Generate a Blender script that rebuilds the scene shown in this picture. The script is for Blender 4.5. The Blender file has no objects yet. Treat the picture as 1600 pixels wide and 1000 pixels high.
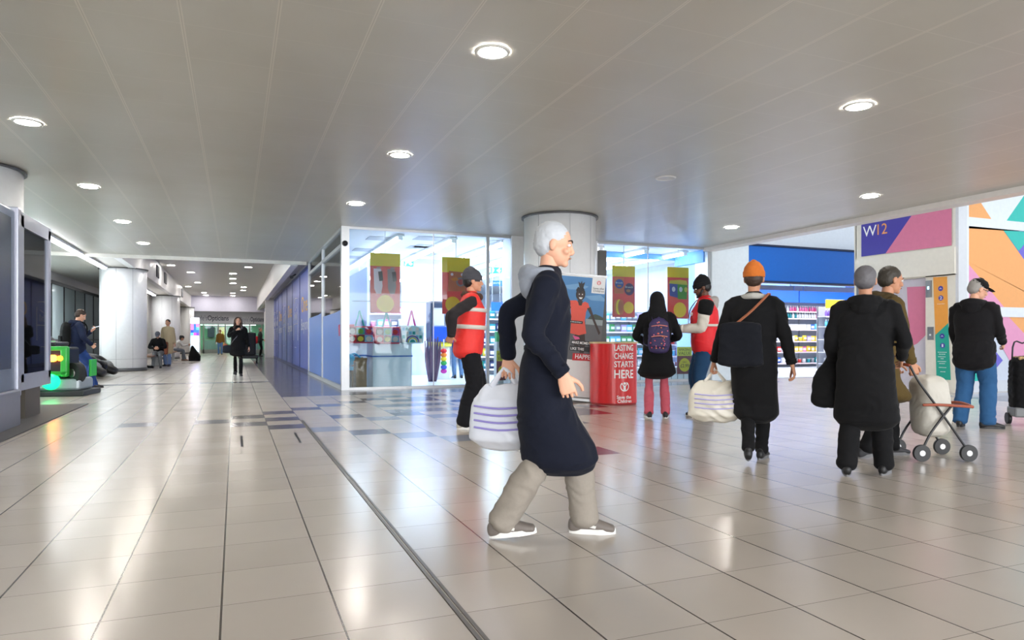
import bpy, bmesh, math, random
from mathutils import Vector as V, Matrix, noise as mnoise
random.seed(7)
SC = bpy.context.scene
COL = SC.collection
R = math.radians
# ---------------------------------------------------------------- camera, world, exposure
FPX, HOR, CZ = 1075.0, 530.0, 1.05
TH = math.atan(433 / FPX)
SN, CS = math.sin(TH), math.cos(TH)
cam_data = bpy.data.cameras.new('camera')
cam_data.sensor_width = 36.0
cam_data.lens = 36.0 * FPX / 1600.0
cam_data.shift_y = (HOR - 500.0) / 1600.0
cam_data.clip_end = 300
cam = bpy.data.objects.new('camera', cam_data)
COL.objects.link(cam)
cam.location = (0, 0, CZ)
cam.rotation_euler = (R(90), 0, -TH)
SC.camera = cam
SC.view_settings.view_transform = 'Standard'
SC.view_settings.look = 'None'
SC.view_settings.gamma = 1.0
SC.view_settings.exposure = 1.5
SC.view_settings.use_curve_mapping = False
world = bpy.data.worlds.new('daylight')
SC.world = world
world.use_nodes = True
world.node_tree.nodes['Background'].inputs[0].default_value = (0.80, 0.90, 1.0, 1)
world.node_tree.nodes['Background'].inputs[1].default_value = 0.5

DOWN_E = 90.0      # downlight emission
TUBE_E = 7.5      # shop tubes emission
CEIL = 3.38

def area_light(name, loc, rot, sx, sy, power, color=(1, 1, 1)):
    ld = bpy.data.lights.new(name, 'AREA')
    ld.shape = 'RECTANGLE'; ld.size = sx; ld.size_y = sy; ld.energy = power; ld.color = color
    o = bpy.data.objects.new(name, ld); COL.objects.link(o)
    o.location = loc; o.rotation_euler = rot
    return o
# daylight coming down the glazed roof of the atrium on the right
area_light('atrium_skylight', (15.5, 7.0, 7.5), (0, 0, 0), 7, 14, 36, (0.9, 0.95, 1.0))

# added area light inside the left unit, brightens its frosted panes
area_light('left_pane_fill', (-8.0, 18, 3.0), (0, 0, 0), 1.6, 20, 2600, (0.93, 0.97, 1.0))
# added fill light behind the viewer, brightens upright surfaces facing it
area_light('front_fill_light', (3.0, -7.5, 2.0), (R(90), 0, 0), 16, 3.4, 600, (0.97, 0.98, 1.0))
# ---------------------------------------------------------------- pixel helpers (photo 1600x1000)
def fl(px, py, Z=0.0):
    F = FPX * (CZ - Z) / (py - HOR); t = (px - 800) / FPX
    return V((F * (t * CS + SN), F * (CS - t * SN), Z))
def on_y(px, py, Y):
    t = (px - 800) / FPX; F = Y / (CS - t * SN)
    return V((F * (t * CS + SN), Y, CZ + (HOR - py) * F / FPX))
def on_x(px, py, X):
    t = (px - 800) / FPX; F = X / (t * CS + SN)
    return V((X, F * (CS - t * SN), CZ + (HOR - py) * F / FPX))

# ---------------------------------------------------------------- materials
def lin(c):
    out = []
    for v in c:
        v = v / 255.0
        out.append(v / 12.92 if v <= 0.04045 else ((v + 0.055) / 1.055) ** 2.4)
    return (out[0], out[1], out[2], 1.0)
MATS = {}
def mat(name, rgb, rough=0.6, metal=0.0, var=0.025, bump=0.0, scale=12.0, spec=0.5, coat=0.0, sheen=0.0):
    if name in MATS: return MATS[name]
    m = bpy.data.materials.new(name); m.use_nodes = True
    nt = m.node_tree; b = nt.nodes['Principled BSDF']
    base = lin(rgb)
    tc = nt.nodes.new('ShaderNodeTexCoord')
    nz = nt.nodes.new('ShaderNodeTexNoise'); nz.inputs['Scale'].default_value = scale
    nz.inputs['Detail'].default_value = 4
    nt.links.new(tc.outputs['Object'], nz.inputs['Vector'])
    rp = nt.nodes.new('ShaderNodeValToRGB')
    rp.color_ramp.elements[0].position = 0.3; rp.color_ramp.elements[1].position = 0.7
    rp.color_ramp.elements[0].color = (base[0] * (1 - var), base[1] * (1 - var), base[2] * (1 - var), 1)
    rp.color_ramp.elements[1].color = (min(1, base[0] * (1 + var)), min(1, base[1] * (1 + var)), min(1, base[2] * (1 + var)), 1)
    nt.links.new(nz.outputs['Fac'], rp.inputs['Fac'])
    nt.links.new(rp.outputs['Color'], b.inputs['Base Color'])
    b.inputs['Roughness'].default_value = rough
    b.inputs['Metallic'].default_value = metal
    b.inputs['Specular IOR Level'].default_value = spec
    b.inputs['Coat Weight'].default_value = coat
    b.inputs['Sheen Weight'].default_value = sheen
    if bump > 0:
        bp = nt.nodes.new('ShaderNodeBump'); bp.inputs['Strength'].default_value = bump
        bp.inputs['Distance'].default_value = 0.01
        nt.links.new(nz.outputs['Fac'], bp.inputs['Height'])
        nt.links.new(bp.outputs['Normal'], b.inputs['Normal'])
    MATS[name] = m
    return m
def emit(name, rgb, strength):
    if name in MATS: return MATS[name]
    m = bpy.data.materials.new(name); m.use_nodes = True
    nt = m.node_tree; b = nt.nodes['Principled BSDF']
    b.inputs['Base Color'].default_value = lin(rgb)
    b.inputs['Emission Color'].default_value = lin(rgb)
    b.inputs['Emission Strength'].default_value = strength
    MATS[name] = m
    return m
def glass(name, tint=(235, 245, 250), f0=0.05, rough=0.02):
    if name in MATS: return MATS[name]
    m = bpy.data.materials.new(name); m.use_nodes = True
    nt = m.node_tree; nt.nodes.clear()
    out = nt.nodes.new('ShaderNodeOutputMaterial'); mx = nt.nodes.new('ShaderNodeMixShader')
    tr = nt.nodes.new('ShaderNodeBsdfTransparent'); tr.inputs[0].default_value = lin(tint)
    gl = nt.nodes.new('ShaderNodeBsdfGlossy'); gl.inputs['Roughness'].default_value = rough
    lw = nt.nodes.new('ShaderNodeFresnel'); lw.inputs['IOR'].default_value = 1.35
    nt.links.new(lw.outputs[0], mx.inputs[0]); nt.links.new(tr.outputs[0], mx.inputs[1])
    nt.links.new(gl.outputs[0], mx.inputs[2]); nt.links.new(mx.outputs[0], out.inputs[0])
    MATS[name] = m
    return m

def paper(name, rgb):
    """thin printed board that lets some of the shop light through"""
    m = mat(name, rgb, .5); nt = m.node_tree
    if 'thin' in nt.nodes: return m
    b = nt.nodes['Principled BSDF']; out = [n for n in nt.nodes if n.type == 'OUTPUT_MATERIAL'][0]
    tl = nt.nodes.new('ShaderNodeBsdfTranslucent'); tl.name = 'thin'; tl.inputs[0].default_value = lin(rgb)
    mx = nt.nodes.new('ShaderNodeMixShader'); mx.inputs[0].default_value = .45
    nt.links.new(b.outputs[0], mx.inputs[1]); nt.links.new(tl.outputs[0], mx.inputs[2]); nt.links.new(mx.outputs[0], out.inputs[0])
    return m
def frosted(name):
    m = bpy.data.materials.new(name); m.use_nodes = True
    nt = m.node_tree; nt.nodes.clear(); N = nt.nodes; L = nt.links
    out = N.new('ShaderNodeOutputMaterial'); a = N.new('ShaderNodeMixShader'); b = N.new('ShaderNodeMixShader'); c = N.new('ShaderNodeMixShader')
    tl = N.new('ShaderNodeBsdfTranslucent'); tl.inputs[0].default_value = lin((226, 236, 238)); df = N.new('ShaderNodeBsdfDiffuse'); df.inputs[0].default_value = lin((216, 226, 228))
    tr = N.new('ShaderNodeBsdfTransparent'); gl = N.new('ShaderNodeBsdfGlossy'); gl.inputs['Roughness'].default_value = .08
    fr = N.new('ShaderNodeFresnel'); fr.inputs[0].default_value = 1.4
    a.inputs[0].default_value = .4; L.new(tl.outputs[0], a.inputs[1]); L.new(df.outputs[0], a.inputs[2])
    b.inputs[0].default_value = .3; L.new(a.outputs[0], b.inputs[1]); L.new(tr.outputs[0], b.inputs[2])
    L.new(fr.outputs[0], c.inputs[0]); L.new(b.outputs[0], c.inputs[1]); L.new(gl.outputs[0], c.inputs[2]); L.new(c.outputs[0], out.inputs[0])
    return m
# ---------------------------------------------------------------- mesh builder
def super_ring(c, u, v, n=20, p=2.0):
    out = []
    for i in range(n):
        a = 2 * math.pi * i / n
        ca, sa = math.cos(a), math.sin(a)
        x = math.copysign(abs(ca) ** (2 / p), ca); y = math.copysign(abs(sa) ** (2 / p), sa)
        out.append(c + u * x + v * y)
    return out
WORK = bpy.data.scenes.new('work')
def baked(o):
    """apply modifiers in a side scene, away from the big one"""
    WORK.collection.objects.link(o)
    with bpy.context.temp_override(scene=WORK, view_layer=WORK.view_layers[0]):
        dg = bpy.context.evaluated_depsgraph_get(); dg.update()
        me = bpy.data.meshes.new_from_object(o.evaluated_get(dg), depsgraph=dg)
    bpy.data.objects.remove(o); return me
class MB:
    def __init__(s): s.v = []; s.f = []; s.m = []; s.sm = []
    def add(s, vs, fs, mi=0, smooth=False):
        o = len(s.v); s.v += [tuple(x) for x in vs]
        for f in fs: s.f.append(tuple(i + o for i in f)); s.m.append(mi); s.sm.append(smooth)
        return s
    def box(s, lo, hi, mi=0, bev=0.0):
        x0, y0, z0 = lo; x1, y1, z1 = hi
        if bev <= 0:
            vs = [(x0,y0,z0),(x1,y0,z0),(x1,y1,z0),(x0,y1,z0),(x0,y0,z1),(x1,y0,z1),(x1,y1,z1),(x0,y1,z1)]
            fs = [(0,3,2,1),(4,5,6,7),(0,1,5,4),(1,2,6,5),(2,3,7,6),(3,0,4,7)]
            return s.add(vs, fs, mi)
        b = min(bev, (x1-x0)/2.01, (y1-y0)/2.01, (z1-z0)/2.01)
        bm = bmesh.new(); bmesh.ops.create_cube(bm, size=1)
        for w in bm.verts: w.co = V(((x0+x1)/2 + w.co.x*(x1-x0), (y0+y1)/2 + w.co.y*(y1-y0), (z0+z1)/2 + w.co.z*(z1-z0)))
        bmesh.ops.bevel(bm, geom=list(bm.edges), offset=b, segments=2, affect='EDGES', profile=0.5)
        return s.bm(bm, mi)
    def bm(s, bm, mi=0, smooth=False):
        bm.verts.ensure_lookup_table(); bm.verts.index_update()
        vs = [w.co.copy() for w in bm.verts]; fs = [[w.index for w in f.verts] for f in bm.faces]
        bm.free(); return s.add(vs, fs, mi, smooth)
    def cyl(s, p0, p1, r0, r1=None, n=16, mi=0, smooth=True):
        p0, p1 = V(p0), V(p1); r1 = r0 if r1 is None else r1
        d = (p1 - p0).normalized(); u = d.orthogonal().normalized(); w = d.cross(u)
        vs = super_ring(p0, u*r0, w*r0, n) + super_ring(p1, u*r1, w*r1, n)
        s.add(vs, [(i, (i+1)%n, n+(i+1)%n, n+i) for i in range(n)], mi, smooth)
        o = len(s.v) - 2*n
        s.f.append(tuple(o + i for i in reversed(range(n)))); s.m.append(mi); s.sm.append(False)
        s.f.append(tuple(o + n + i for i in range(n))); s.m.append(mi); s.sm.append(False)
        return s
    def loft(s, secs, mi=0, n=20, p=2.0, cap=True, rounded=True):
        """secs: list of (centre, u, v)"""
        secs = [(V(c), V(u), V(v)) for c, u, v in secs]
        if rounded:
            c0, u0, v0 = secs[0]; c1, u1, v1 = secs[-1]
            d0 = (secs[0][0] - secs[1][0]).normalized(); d1 = (secs[-1][0] - secs[-2][0]).normalized()
            r0 = min(u0.length, v0.length); r1 = min(u1.length, v1.length)
            pre = [(c0 + d0*r0*k, u0*q, v0*q) for k, q in ((.5,.15),(.45,.5),(.28,.82))]
            post = [(c1 + d1*r1*k, u1*q, v1*q) for k, q in ((.28,.82),(.45,.5),(.5,.15))]
            secs = pre + secs + post
        vs = []
        for c, u, v in secs: vs += super_ring(c, u, v, n, p)
        fs = []
        for k in range(len(secs)-1):
            for i in range(n): fs.append((k*n+i, k*n+(i+1)%n, (k+1)*n+(i+1)%n, (k+1)*n+i))
        if cap:
            fs.append(tuple(reversed(range(n)))); L = (len(secs)-1)*n; fs.append(tuple(L+i for i in range(n)))
        return s.add(vs, fs, mi, True)
    def tube(s, pts, rad, mi=0, n=14, flat=1.0, ref=None, rounded=True, sub=True):
        pts = [V(p) for p in pts]
        if not isinstance(rad, (list, tuple)): rad = [rad]*len(pts)
        if sub and len(pts) > 2:
            P = []; Q = []
            for i in range(len(pts)-1):
                p0 = pts[max(i-1, 0)]; p1 = pts[i]; p2 = pts[i+1]; p3 = pts[min(i+2, len(pts)-1)]
                for k in range(4):
                    t = k/4
                    P.append(0.5*((2*p1)+(p2-p0)*t+(2*p0-5*p1+4*p2-p3)*t*t+(3*p1-p0-3*p2+p3)*t**3))
                    Q.append(rad[i]+(rad[i+1]-rad[i])*t)
            P.append(pts[-1]); Q.append(rad[-1]); pts, rad = P, Q
        secs = []; prev = None
        for i, p in enumerate(pts):
            d = (pts[min(i+1, len(pts)-1)] - pts[max(i-1, 0)]).normalized()
            if prev is None:
                u = (V(ref) - d*V(ref).dot(d)).normalized() if ref is not None else d.orthogonal().normalized()
            else: u = (prev - d*prev.dot(d)).normalized()
            prev = u; w = d.cross(u)
            secs.append((p, u*rad[i], w*rad[i]*flat))
        return s.loft(secs, mi, n, rounded=rounded)
    def ell(s, c, r, mi=0, n=16, mx=None):
        c = V(c); bm = bmesh.new(); bmesh.ops.create_uvsphere(bm, u_segments=n, v_segments=max(6, n*3//4), radius=1)
        for w in bm.verts:
            q = V((w.co.x*r[0], w.co.y*r[1], w.co.z*r[2])); w.co = (mx @ q if mx else q) + c
        return s.bm(bm, mi, True)
    def poly(s, pts, off, mi=0):
        """flat polygon from list of 3D points (off unused extra shift vector)"""
        return s.add([V(p) + V(off) for p in pts], [tuple(range(len(pts)))], mi)
    def prism(s, pts, d, mi=0):
        n = len(pts); a = [V(p) for p in pts]; b = [p + V(d) for p in a]
        return s.add(a + b, [tuple(reversed(range(n))), tuple(range(n, 2*n))] + [(i, (i+1)%n, n+(i+1)%n, n+i) for i in range(n)], mi)
    def mesh(s, name, mats):
        me = bpy.data.meshes.new(name); me.from_pydata(s.v, [], s.f); me.validate(clean_customdata=False)
        for m in (mats if isinstance(mats, (list, tuple)) else [mats]): me.materials.append(m)
        if len(me.polygons) == len(s.m):
            me.polygons.foreach_set('material_index', s.m); me.polygons.foreach_set('use_smooth', s.sm)
        me.update(); return me
    def build(s, name, mats, parent=None, fix=True):
        me = s.mesh(name, mats)
        if fix:
            bm = bmesh.new(); bm.from_mesh(me); bmesh.ops.recalc_face_normals(bm, faces=bm.faces); bm.to_mesh(me); bm.free()
        return link(name, me, parent)
    def remesh(s, name, mats, parent, voxel, smooth=3, fold=0.0, fscale=0.12, extra=()):
        """voxel-fuse all the closed shapes into one continuous skin"""
        me = s.mesh(name, mats); o = bpy.data.objects.new('tmp', me)
        md = o.modifiers.new('r', 'REMESH'); md.mode = 'VOXEL'; md.voxel_size = voxel; md.use_smooth_shade = True
        if smooth:
            sm = o.modifiers.new('s', 'SMOOTH'); sm.factor = 0.5; sm.iterations = smooth
        me2 = baked(o); bpy.data.meshes.remove(me)
        if fold > 0:
            me2.update()
            seed = V((random.random()*20, random.random()*20, 0))
            nrm = [w.normal.copy() for w in me2.vertices]; out = []
            for w, nn in zip(me2.vertices, nrm):
                q = V((w.co.x/fscale, w.co.y/fscale, w.co.z/fscale*1.5)) + seed
                warp = mnoise.noise(q*0.45)*2.2
                k = 1 - abs(mnoise.noise(q + V((warp, -warp, warp))))*2
                out.extend(w.co + nn*fold*(k - .45))
            me2.vertices.foreach_set('co', out); me2.update()
        if extra:
            bm = bmesh.new(); bm.from_mesh(me2)
            for e in extra: bm.from_mesh(e)
            bm.to_mesh(me2); bm.free()
        for p in me2.polygons: p.use_smooth = True
        me2.name = name
        if parent == 'mesh': return me2
        return link(name, me2, parent)
def link(name, me, parent=None):
    o = bpy.data.objects.new(name, me); COL.objects.link(o)
    if parent is not None: o.parent = parent
    return o
def tag(o, label, cat, group=None, kind=None):
    if label: o['label'] = label
    if cat: o['category'] = cat
    if group: o['group'] = group
    if kind: o['kind'] = kind
    return o
def thing(name, label, cat, loc=(0,0,0), rz=0.0, group=None):
    o = bpy.data.objects.new(name, None); COL.objects.link(o); o.empty_display_size = .1
    o.location = loc; o.rotation_euler = (0, 0, rz)
    return tag(o, label, cat, group)
def struct(name, mb, mats):
    o = mb.build(name, mats); o['kind'] = 'structure'; return o
def kids(o): return [c for c in COL.objects if c.parent == o]
CH = {}
def dup(root, loc, rz=None, label=None, group=None, children=None):
    r = root.copy(); COL.objects.link(r); r.location = loc
    if rz is not None: r.rotation_euler = (0, 0, rz)
    if label: r['label'] = label
    if group: r['group'] = group
    for ch in (children if children is not None else list(root.children)):
        c = ch.copy(); COL.objects.link(c); c.parent = r
        for g in list(ch.children):
            d = g.copy(); COL.objects.link(d); d.parent = c
    return r
def text_mesh(txt, width=None, height=None, depth=0.002, align='LEFT', bold=0.0):
    """lettering as a mesh in the XY plane, left/bottom at the origin, facing +Z"""
    cu = bpy.data.curves.new('lettering', 'FONT'); cu.body = txt; cu.extrude = depth; cu.resolution_u = 3
    cu.offset = bold
    me = baked(bpy.data.objects.new('tmp', cu)); bpy.data.curves.remove(cu)
    xs = [v.co.x for v in me.vertices]; ys = [v.co.y for v in me.vertices]
    x0, x1, y0, y1 = min(xs), max(xs), min(ys), max(ys)
    sx = sy = 1
    if height: sy = height/(y1-y0); sx = sy
    if width: sx = width/(x1-x0); sy = sy if height else sx
    for v in me.vertices: v.co.x = (v.co.x-x0)*sx; v.co.y = (v.co.y-y0)*sy
    return me
def frame(o, ux, uy):
    """matrix placing local X along ux and local Y along uy at o"""
    ux, uy = V(ux).normalized(), V(uy).normalized(); uz = ux.cross(uy)
    return Matrix(((ux.x, uy.x, uz.x, o[0]), (ux.y, uy.y, uz.y, o[1]), (ux.z, uy.z, uz.z, o[2]), (0, 0, 0, 1)))
def lettering(items, fm, m, parent, name='lettering', label=None, bend=None, bold=0.0):
    """items: (text, x, y, width, height) in the plane given by fm; all one mesh"""
    bm = bmesh.new()
    for (t, x, y, w, h) in items:
        me = text_mesh(t, w, h, 0.0008, bold=bold)
        me.transform(Matrix.Translation((x, y, 0))); bm.from_mesh(me); bpy.data.meshes.remove(me)
    me = bpy.data.meshes.new(name); bm.to_mesh(me); bm.free()
    if bend:
        for v in me.vertices: v.co = bend(v.co)
    else: me.transform(fm)
    me.materials.clear(); me.materials.append(m)
    for p in me.polygons: p.material_index = 0
    o = link(name, me, parent)
    if label: o['label'] = label
    return o
def rebase(root, loc, rz=0.0):
    """children were modelled in place: move the thing's origin to its base without moving them"""
    M = Matrix.Translation(V(loc)) @ Matrix.Rotation(rz, 4, 'Z')
    inv = M.inverted(); done = set()
    def walk(o):
        for c in o.children:
            if c.type == 'MESH' and c.data.name not in done:
                c.data.transform(inv); done.add(c.data.name)
            walk(c)
    walk(root)
    root.location = loc; root.rotation_euler = (0, 0, rz)
    return root
# ================================================================ SETTING
TX, TY, FX0, FY0 = 0.4176, 0.425, -0.0487, 2.941
def floor_mat(name, rgb, rough):
    m = bpy.data.materials.new(name); m.use_nodes = True
    nt = m.node_tree; N = nt.nodes; L = nt.links; b = N['Principled BSDF']
    geo = N.new('ShaderNodeNewGeometry'); sep = N.new('ShaderNodeSeparateXYZ'); L.new(geo.outputs['Position'], sep.inputs[0])
    def mth(op, a, bv=None, c=None):
        n = N.new('ShaderNodeMath'); n.operation = op
        for i, x in enumerate((a, bv, c)):
            if x is None: continue
            if hasattr(x, 'is_output'): L.new(x, n.inputs[i])
            else: n.inputs[i].default_value = x
        return n.outputs[0]
    u = mth('DIVIDE', mth('SUBTRACT', sep.outputs[0], FX0), TX); v = mth('DIVIDE', mth('SUBTRACT', sep.outputs[1], FY0), TY)
    def edge(t, pitch, w):
        fr = mth('FRACT', t); d = mth('MULTIPLY', mth('MINIMUM', fr, mth('SUBTRACT', 1.0, fr)), pitch)
        return mth('LESS_THAN', d, w)
    eu = edge(u, TX, 0.0040); ev = edge(v, TY, 0.0016)
    comb = N.new('ShaderNodeCombineXYZ'); L.new(mth('FLOOR', u), comb.inputs[0]); L.new(mth('FLOOR', v), comb.inputs[1])
    wn = N.new('ShaderNodeTexWhiteNoise'); wn.noise_dimensions = '2D'; L.new(comb.outputs[0], wn.inputs['Vector'])
    nz = N.new('ShaderNodeTexNoise'); nz.inputs['Scale'].default_value = 1.7; nz.inputs['Detail'].default_value = 5
    L.new(geo.outputs['Position'], nz.inputs['Vector'])
    k = mth('ADD', mth('MULTIPLY', wn.outputs['Value'], 0.09), mth('MULTIPLY', nz.outputs['Fac'], 0.10))
    k = mth('ADD', k, 0.90)
    c = lin(rgb)
    vm = N.new('ShaderNodeVectorMath'); vm.operation = 'SCALE'; vm.inputs[0].default_value = c[:3]; L.new(k, vm.inputs['Scale'])
    mx1 = N.new('ShaderNodeMix'); mx1.data_type = 'RGBA'; L.new(ev, mx1.inputs[0]); L.new(vm.outputs[0], mx1.inputs[6]); mx1.inputs[7].default_value = lin([x*.62 for x in rgb])
    mx2 = N.new('ShaderNodeMix'); mx2.data_type = 'RGBA'; L.new(eu, mx2.inputs[0]); L.new(mx1.outputs[2], mx2.inputs[6]); mx2.inputs[7].default_value = lin((70, 64, 60))
    L.new(mx2.outputs[2], b.inputs['Base Color'])
    L.new(mth('ADD', mth('MULTIPLY', nz.outputs['Fac'], 0.10), rough - .05), b.inputs['Roughness'])
    b.inputs['Specular IOR Level'].default_value = 0.85
    bp = N.new('ShaderNodeBump'); bp.inputs['Strength'].default_value = 0.12; bp.inputs['Distance'].default_value = 0.004; bp.invert = True
    L.new(mth('MAXIMUM', eu, ev), bp.inputs['Height']); L.new(bp.outputs[0], b.inputs['Normal'])
    return m
fm_l = floor_mat('cream_floor_tile', (190, 181, 172), 0.21)
fm_d = floor_mat('slate_floor_tile', (66, 65, 82), 0.18)
fm_m = floor_mat('pale_grey_floor_tile', (146, 150, 164), 0.18)
dark = {(-1,15),(0,16),(1,17),(2,18),(3,19),(4,20),(5,21),(6,22),(0,14),(1,15),(1,13),(3,15),(3,11),(5,15),
        (6,18),(5,18),(7,20),(7,18),(8,19),(6,20),(7,21),(8,22),(-3,15),(6,6),(7,6),(10,13),(9,11),(11,14),(11,13),(12,15),(10,15),(8,15),(9,17)}
mid = {(4,10),(5,9),(4,14),(5,16),(6,14),(7,16),(6,16),(2,12),(7,11),(8,13)}
fmb = MB()
for i in range(-19, 62):
    for j in range(-26, 134):
        x0, y0 = FX0 + i*TX, FY0 + j*TY
        xc, yc = x0 + TX/2, y0 + TY/2
        k = 0
        if (i, j) in dark: k = 1
        elif (i, j) in mid: k = 2
        elif 0.985 < xc < 2.3 and yc > 13.1: k = 1
        elif 2.08 < xc < 12.4 and 13.1 < yc < 14.4: k = 2
        elif j == 35 and xc < 0.9: k = 1
        elif xc < -3.3 and 19 <= j <= 22 and xc < -4.6: k = 1
        elif i >= 29 and j in (11, 12): k = 1
        elif i >= 29 and j in (13, 9): k = 2
        elif xc < -1.9 and yc > 12.2 and (j % 36 == 35): k = 1
        elif xc > 12.4 and yc > 14.4: k = 2 if yc < 15.6 else 0
        fmb.add([(x0, y0, 0), (x0+TX, y0, 0), (x0+TX, y0+TY, 0), (x0, y0+TY, 0)], [(0, 1, 2, 3)], k)
fo = fmb.build('floor', [fm_l, fm_d, fm_m], fix=False); fo['kind'] = 'structure'
# expansion strip along one of the long joints and the inspection cover marks
steel = mat('brushed_steel', (150, 150, 150), 0.35, 0.9)
darkm = mat('dark_metal', (52, 54, 58), 0.45, 0.6)
struct('trim_1', MB().box((.785, -4, 0), (.800, 9.35, .004)).box((.808, -4, 0), (.823, 9.35, .004)), mat('joint_metal', (96, 92, 88), 0.4, 0.5))
q = MB()
for p in ((377, 681, 376, 698), (460, 676, 468, 692)):
    a = fl(p[0], p[1]); b_ = fl(p[2], p[3]); q.add([(a.x-.012, a.y, .002), (a.x+.012, a.y, .002), (a.x+.012, b_.y, .002), (a.x-.012, b_.y, .002)], [(0,1,2,3)])
struct('trim_2', q, darkm)

# ---- low ceiling
def ceil_mat():
    m = bpy.data.materials.new('metal_ceiling_tile'); m.use_nodes = True
    nt = m.node_tree; N = nt.nodes; L = nt.links; b = N['Principled BSDF']
    geo = N.new('ShaderNodeNewGeometry'); sep = N.new('ShaderNodeSeparateXYZ'); L.new(geo.outputs['Position'], sep.inputs[0])
    def mth(op, a, bv=None):
        n = N.new('ShaderNodeMath'); n.operation = op
        for i, x in enumerate((a, bv)):
            if x is None: continue
            if hasattr(x, 'is_output'): L.new(x, n.inputs[i])
            else: n.inputs[i].default_value = x
        return n.outputs[0]
    def edge(s, x0, pitch, w):
        fr = mth('FRACT', mth('DIVIDE', mth('SUBTRACT', s, x0), pitch)); d = mth('MULTIPLY', mth('MINIMUM', fr, mth('SUBTRACT', 1.0, fr)), pitch)
        return mth('LESS_THAN', d, w)
    eu = edge(sep.outputs[0], -.36, .652, .014); ev = edge(sep.outputs[1], 5.62, .652, .004)
    core = edge(sep.outputs[0], -.36, .652, .003)
    nz = N.new('ShaderNodeTexNoise'); nz.inputs['Scale'].default_value = 0.9; nz.inputs['Detail'].default_value = 4
    L.new(geo.outputs['Position'], nz.inputs['Vector'])
    rp = N.new('ShaderNodeValToRGB'); rp.color_ramp.elements[0].position = .3; rp.color_ramp.elements[1].position = .7
    rp.color_ramp.elements[0].color = lin((183, 179, 167)); rp.color_ramp.elements[1].color = lin((190, 187, 177)); L.new(nz.outputs['Fac'], rp.inputs[0])
    def mix(fac, a, col):
        mx = N.new('ShaderNodeMix'); mx.data_type = 'RGBA'; L.new(fac, mx.inputs[0]); L.new(a, mx.inputs[6]); mx.inputs[7].default_value = col; return mx.outputs[2]
    c = mix(ev, rp.outputs[0], lin((196, 192, 181))); c = mix(eu, c, lin((203, 198, 186))); c = mix(core, c, lin((178, 173, 161)))
    L.new(c, b.inputs['Base Color']); b.inputs['Roughness'].default_value = 0.34; b.inputs['Specular IOR Level'].default_value = 0.5
    wv = N.new('ShaderNodeTexNoise'); wv.inputs['Scale'].default_value = 1.3; L.new(geo.outputs['Position'], wv.inputs['Vector'])
    bp = N.new('ShaderNodeBump'); bp.inputs['Strength'].default_value = .25; bp.inputs['Distance'].default_value = .02
    L.new(wv.outputs['Fac'], bp.inputs['Height']); L.new(bp.outputs[0], b.inputs['Normal'])
    return m
cm = ceil_mat()
white = mat('white_paint', (236, 236, 236), 0.45)
warmw = mat('warm_white_paint', (226, 222, 214), 0.4)
EDGE = 11.1
XH0, XH1, YH = -3.0, 1.55, 21.6
c = MB(); T = .25
c.box((-8.2, -6, CEIL), (EDGE, YH, CEIL+T))
c.box((-8.2, YH+.02, CEIL), (XH0-.05, 58, CEIL+T)); c.box((XH1+.05, YH+.02, CEIL), (2.08, 58, CEIL+T))
struct('ceiling', c, cm)
c = MB().box((XH0, YH, 4.27), (XH1, 58, 4.4)); struct('ceiling_corridor', c, mat('smooth_ceiling', (205, 202, 196), 0.4))
bulk = mat('bulkhead_white', (232, 231, 230), 0.4)
c = MB().box((XH0-.2, YH, CEIL-.02), (XH0, 57, 4.27)).box((XH1, YH, CEIL-.12), (XH1+.2, 57, 4.27)); struct('wall_corridor_bulkhead', c, bulk)
c = MB().box((-8.2, YH-.12, CEIL-.10), (2.0, YH, CEIL)); struct('trim_3', c, warmw)
# downstand beam at the atrium edge
struct('trim_4', MB().box((EDGE-.02, -9, CEIL-.09), (EDGE+.28, 14.46, CEIL+.9)), mat('beam_paint', (228, 222, 216), 0.4))
# ---- far end of the corridor
YF = 55.8
struct('wall_far', MB().box((-8.2, YF, 3.12), (XH1+.6, YF+.2, 4.4)), mat('lilac_white_wall', (208, 206, 224), 0.45))
op = thing('opticians_shopfront', "far optician's shopfront with grey name board and green interior at the corridor's end", 'shopfront')
ox = lambda px: on_y(px, 500, YF+.5).x
MB().box((-8, YF+.4, 2.18), (2.3, YF+.5, 3.14)).build('sign_board', mat('grey_sign_board', (165, 166, 172), .5), op)
tg = mat('thin_grey_letters', (104, 106, 118), .5); td = mat('dark_letters', (38, 42, 58), .5)
Yl = YF + .395
fmx = lambda x, z, y=Yl: frame((x, y, z), (1, 0, 0), (0, 0, 1))
za = on_y(330, 502, Yl).z
def px_w(a, b, Y): return on_y(b, 500, Y).x - on_y(a, 500, Y).x
lettering([("Doyle's", 0, 0, px_w(300, 324, Yl), .50)], fmx(ox(300), za-.06), tg, op, bold=.01)
lettering([("Opticians", 0, 0, px_w(324, 357, Yl), .50)], fmx(ox(324.4), za-.06), td, op, bold=.02)
lettering([("Doyle's", 0, 0, px_w(375, 391, Yl), .46)], fmx(ox(375), za-.10), tg, op)
lettering([("Opticians", 0, 0, px_w(391, 412, Yl), .46)], fmx(ox(391.3), za-.10), td, op, bold=.02)
fr = mat('grey_frame', (132, 138, 132), .4, .4)
q = MB()
for px_ in (300, 318, 341, 352, 375, 390, 409): x = ox(px_); q.box((x-.05, YF+.38, 0), (x+.05, YF+.5, 2.2))
q.box((-8, YF+.38, 0), (2.3, YF+.5, .28)).box((-8, YF+.38, 1.02), (2.3, YF+.5, 1.08)); q.build('frame', fr, op)
MB().box((-8, YF+.44, .2), (2.3, YF+.45, 2.2)).build('glass_pane', glass('shop_glass'), op)
gw = mat('green_interior_wall', (120, 168, 130), .6)
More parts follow.
